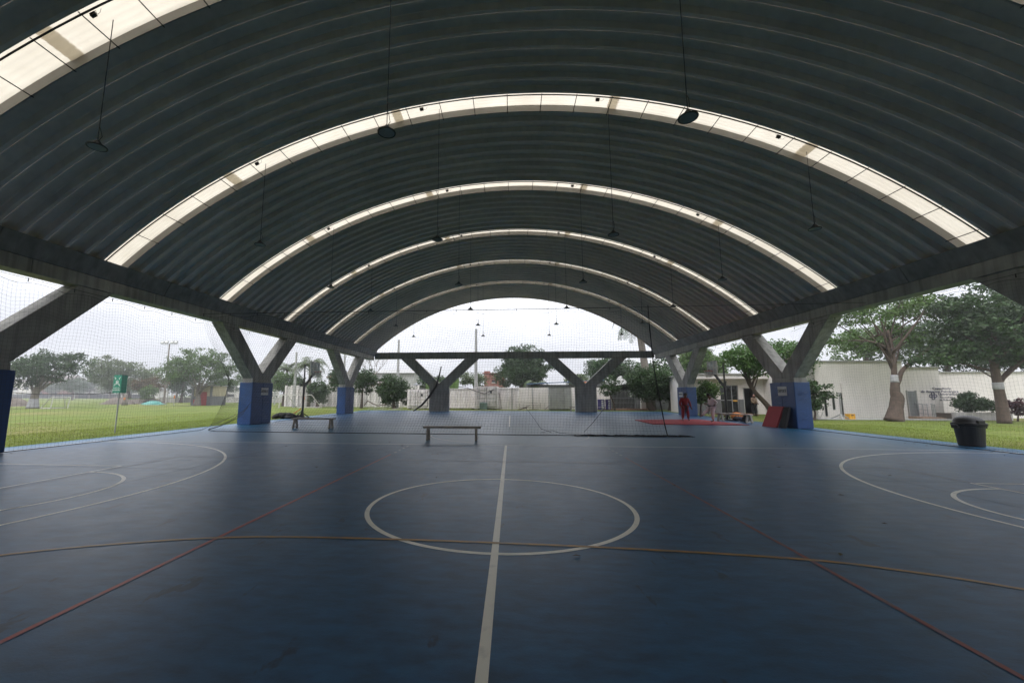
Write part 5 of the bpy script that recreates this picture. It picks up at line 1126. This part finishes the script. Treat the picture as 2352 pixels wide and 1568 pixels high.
t = thing('fallen_branch', 'dark bent branch lying under the far left trees', 'branch', (at(880, 938, 45).x-2.2, 45, -.03)); MB().tube([(0, 0, .3), (.4, 0, .9), (1.0, 0, .6), (1.6, 0, .35), (2.6, 0, .5)], [.05, .07, .06, .05, .03], 6).build('wood', bark, t)
t = thing('sand_strip', 'pale worn earth path crossing the grass beyond the far left corner', 'path', (-14, 42.0, -.026)); del t['category'], t['label']; t['kind'] = 'structure'
V = []; rg2 = random.Random(3)
for i in range(21): u = i/20; V += [(-6+20*u, -.35-.15*math.sin(i*.7)+1.6*(1-u), 0), (-6+20*u, .35+.2*math.sin(i*.9+1)+1.6*(1-u), 0)]
MB().add(V, [(2*i, 2*i+2, 2*i+3, 2*i+1) for i in range(20)]).build('path_surface', mat('pale_earth', (.30, .235, .17), .95, c2=(.2, .16, .1), scale=2), t)

# ------------------------------------------------------------------ right: low pavilion building
Yb = 36.6; bx0, bx1 = at(1596, 940, Yb).x, at(1805, 950, Yb).x; zt = at(1700, 860, Yb).z
t = thing('low_building', 'low white building with a grey painted base, glass doors and an open dark doorway', 'building', (bx0, Yb, -.03)); W_ = bx1-bx0
def bxp(px): return at(px, 930, Yb).x-bx0
op = [(bxp(1618), bxp(1646), .95, 2.35), (bxp(1656), bxp(1698), .05, 2.40), (bxp(1711), bxp(1738), .05, 2.12)]
segs = [0]+[v for o_ in op for v in o_[:2]]+[W_]
for i in range(0, len(segs), 2):
    a, c = segs[i], segs[i+1]; MB().box(a, c, 0, .2, 1.22, zt-.35).build('upper_wall', wall_w, t); MB().box(a+.0, c, .002, .198, 0, 1.216).build('painted_base', greyp if i < 6 else wall_w, t)
for (a, c, z0, z1) in op: MB().box(a, c, .004, .196, z1, zt-.35).build('lintel', wall_w, t)
MB().box(op[0][0], op[0][1], .004, .196, 0, op[0][2]).build('painted_base', greyp, t)
MB().box(-.1, W_+.1, -.75, 5, zt-.346, zt).build('fascia', wall_w, t); MB().box(-.25, W_+.25, -.85, 5.2, zt+.002, zt+.1).build('roof', greyl, t)
for i, (a, c, z0, z1) in enumerate(op[:2]):
    wf = MB().box(a, c, .11, .13, z0, z1).build('window' if i == 0 else 'glass_door', dark_gl, t)
    fb = MB()
    for x in np.linspace(a+.03, c-.03, 3 if i == 0 else 4): fb.box(x-.025, x+.025, .06, .105, z0, z1)
    for z in (z0+.03, 1.15, z1-.03): fb.box(a, c, .064, .101, z-.025, z+.025)
    fb.build('frame', steel, wf)
MB().box(op[1][1]-.45, op[1][1]-.1, .03, .05, 1.05, 1.16).build('yellow_sticker', yellow, t)
MB().box(.01, W_-.06, 4.8, 4.95, 0, zt-.352).build('back_wall', greyp, t)
MB().box(op[2][0]-.3, op[2][0]-.2, .21, 4.79, 0, zt-.352).build('inner_wall', greyp, t)
df = MB().box(op[2][0]-.07, op[2][0], -.02, .2, 0, 2.18).box(op[2][1], op[2][1]+.07, -.02, .2, 0, 2.18).box(op[2][0], op[2][1], -.02, .2, 2.12, 2.18).build('door_frame', greyl, t)
MB().box(W_-.05, W_+.15, -.5, 5, 0, zt-.352).build('side_wall', wall_w, t); MB().box(-.1, 0, 0, 5, 0, zt-.352).build('side_wall', wall_w, t)
b = MB().box(bxp(1630), bxp(1700), -2.6, -.1, 0, .09)
b.build('patio', paver, t)
# ------------------------------------------------------------------ right: white building
Yw = 30.6; wx0 = at(1881, 960, Yw).x; wx1 = at(2087, 961, Yw).x; wx2 = at(2180, 961, Yw).x; z1 = at(1985, 829, Yw).z; z2 = at(2130, 843, Yw).z
t = thing('white_building', 'long plain white building with slit windows, a grey door and blue lettering', 'building', (wx0, Yw, -.03)); La = wx1-wx0; Lb = wx2-wx0
n_ = 4
MB().box(0, La, 0, 6, 0, z1-.02).build('main_wall', wall_w, t)
MB().box(La+.004, Lb, .25, 6, 0, z2).build('low_wall', wall_w, t)
MB().box(-.08, La+.08, -.08, 6.1, z1-.016, z1+.07).build('roof_edge', greyl, t); MB().box(La+.1, Lb+.08, .15, 6.1, z2+.004, z2+.08).build('roof_edge', greyl, t)
MB().box(Lb+.004, Lb+9, 1.4, 6, 0, z2-.28).build('recessed_wall', wall_w, t); MB().box(Lb+.1, Lb+9.1, 1.3, 6.1, z2-.276, z2-.2).build('roof_edge', greyl, t)
def wx(px): return at(px, 930, Yw).x-wx0
for (pa, pb, ya, yb) in ((1893, 1899, 905, 955), (1912, 1918, 903, 940), (1928, 1938, 900, 955)):
    za, zb = at(pa, yb, Yw).z, at(pa, ya, Yw).z; f = MB().box(wx(pa), wx(pb), -.03, .0-.002, max(.1, za), zb).build('window', greyl, t); MB().box(wx(pb)-.16, wx(pb)-.03, -.038, -.031, max(.14, za+.04), zb-.04).build('pane', dark_gl, f)
MB().box(wx(1935), wx(1952)+.1, -.10, -.004, 0, at(1940, 880, Yw).z).build('pilaster', wall_w, t)
za = at(2100, 955, Yw+.2).z; zb = at(2100, 897, Yw+.2).z
dx0, dx1 = wx(2094), wx(2113)
d = MB().box(dx0, dx1, .19, .246, .12, zb).build('door', mat('door_grey', (.20, .215, .22), .6, streak=.15), t); MB().box(dx1-.12, dx1-.08, .15, .19, 1.0, 1.12).build('handle', steel, d)
MB().box(dx0-.06, dx0, .17, .25, .1, zb+.06).box(dx1, dx1+.06, .17, .25, .1, zb+.06).build('door_frame', greyl, t)
let = mat('sign_letters', (.10, .10, .16), .6)
def word(tx, px, py, size, anchor='CENTER', m_=let):
    p = at(px, py, Yw+.24); inst(text_mesh(tx, size, m_, .01, anchor), 'lettering', t, (p.x-wx0, .235, p.z+.03), (R(90), 0, 0))
word('Consultorio', 2167-4, 892, .24); word('de Atención Psicológica', 2158, 899, .245); word('Universidad', 2155, 905, .24, 'LEFT'); word('Tecnológica', 2158, 912, .20, 'LEFT', greyp); word('de Bolívar', 2158, 918, .18, 'LEFT', greyp)
p = at(2143, 909, Yw+.24); em = MB()
for a in range(4):
    ca, sa = math.cos(a*math.pi/2), math.sin(a*math.pi/2); em.tube([(p.x-wx0+(.15+.09*math.cos(q))*ca-.09*math.sin(q)*sa, .232, p.z+.03+(.15+.09*math.cos(q))*sa+.09*math.sin(q)*ca) for q in np.linspace(0, 6.283, 11)], .026, 5, False)
em.tube([(p.x-wx0+.07*math.cos(q), .232, p.z+.03+.07*math.sin(q)) for q in np.linspace(0, 6.283, 9)], .02, 5, False); em.build('emblem', let, t)
# ramp, rails
t = thing('access_ramp', 'pale sloping ramp with metal handrails leading to the grey door', 'ramp', (wx0+dx0-.3, Yw-.9, -.03)); rl = at(2185, 962, Yw-.9).x-(wx0+dx0-.3)
MB().prism([(0, 0), (rl, 0), (rl, .03), (1.2, .16), (0, .16)], 'y', 0, 1.1).build('ramp_slab', mat('ramp_tan', (.40, .28, .20), .85), t)
for (a, c, y) in ((.7, rl*.55, .05), (rl*.42, rl*.78, 1.0)):
    h = MB().tube([(a, y, 1.02), (c, y, .92)], .025, 6).build('handrail', steel, t)
    for z in (.35, .62): MB().tube([(a, y, z+.05), (c, y, z-.05)], .014, 5).build('rail', steel, t)
    for x in np.linspace(a+.05, c-.05, 3): MB().tube([(x, y, .0), (x, y, 1.0)], .022, 6).build('rail_post', steel, t)
t = thing('planter', 'low white planter wall under the round dark shrub', 'planter', (at(2186, 960, 29.4).x, 29.2, -.03)); MB().box(0, 3.4, 0, .2, 0, .5).build('front_wall', wall_d, t, bevel=.02); MB().box(.02, 3.38, .21, 1.2, 0, .42).build('soil', earth, t)
# stand, crate, little debris near the building
t = thing('mixer_stand', 'low metal tripod foot on the path at the corner of the white building', 'stand', (at(1932, 958, 28.8).x, 28.8, -.03)); b = MB()
for a in (0, 2.1, 4.2): b.bar((.6*math.cos(a), .6*math.sin(a), .02), (0, 0, .35), .05)
b.build('legs', steel, t)
t = thing('crate', 'orange yellow plastic crate by the corner of the white building', 'crate', (at(1953, 959, 28.9).x, 28.9, -.03), R(10))
for (a, c) in (((-.2, -.16), (.2, -.14)), ((-.2, .14), (.2, .16)), ((-.2, -.139), (-.18, .139)), ((.18, -.139), (.2, .139))): MB().box(a[0], c[0], a[1], c[1], .03, .38).build('side', yellow, t)
MB().box(-.2, .2, -.16, .16, 0, .029).build('bottom', yellow, t); MB().box(-.1, .1, -.165, -.161, .26, .32).build('grip', ink, t)
for i, (px_, lb) in enumerate(((1868, 'small pale metal chair frame behind the padded column'), (1885, 'second pale frame right of the padded column'))):
    t = thing('metal_frame', lb, 'frame', (at(px_, 957, 29.2).x, 29.2, -.03), R(20*i), 'pale frames behind the right padded column'); b = MB()
    for x in (-.25, .25): b.bar((x, -.2, 0), (x*.8, .1, .5), .03).bar((x, .25, 0), (x*.8, -.05, .5), .03)
    b.bar((-.2, .02, .45), (.2, .02, .45), .03); b.build('tubes', white_m, t)
t = thing('paving_edge', 'narrow', 'kerb', (14.45, 24, 0)); del t['category'], t['label']; t['kind'] = 'structure'
MB().box(5.2, 14.5, 4.6, 5.6, -.035, .02).build('pavement_slab', greyl, t)

# ------------------------------------------------------------------ air volume added to imitate lens glare, plus slight mist on far trees
hz = MB().box(-420, 420, -60, 420, -1.2, 60).build('glare_haze', black_m); hz['kind'] = 'stuff'
hm = bpy.data.materials.new('glare_haze_air'); hm.use_nodes = True; hn = hm.node_tree; hn.nodes.remove(hn.nodes['Principled BSDF'])
pv = hn.nodes.new('ShaderNodeVolumePrincipled'); pv.inputs['Color'].default_value = (.93, .95, 1, 1); pv.inputs['Density'].default_value = .0021; pv.inputs['Anisotropy'].default_value = .3
hn.links.new(pv.outputs[0], hn.nodes['Material Output'].inputs['Volume']); hz.data.materials.clear(); hz.data.materials.append(hm)
so.location = (0, 0, 100)

# fallen leaves and litter on the court edges and the lawn
rg = np.random.RandomState(21); P = np.concatenate([np.stack([rg.uniform(-14.2, -12.2, 40), rg.uniform(9, 30, 40)], 1), np.stack([rg.uniform(12.4, 14.1, 40), rg.uniform(9, 24, 40)], 1), np.stack([rg.uniform(-9, 9, 26), rg.uniform(3, 14, 26)], 1)])
V = []; F = []
for i, (x, y) in enumerate(P):
    a = rg.uniform(0, 6.28); l = rg.uniform(.02, .05); c, s_ = math.cos(a)*l, math.sin(a)*l; V += [(x-c, y-s_, .008), (x+s_*.4, y-c*.4, .014), (x+c, y+s_, .009), (x-s_*.4, y+c*.4, .018)]; F.append((4*i, 4*i+1, 4*i+2, 4*i+3))
o = bpy.data.objects.new('fallen_leaves', npmesh('fallen_leaves', V, F, leaf_br)); COL.objects.link(o); tag(o, 'scattered dry brown leaves on the blue court', 'leaves', kind='stuff')
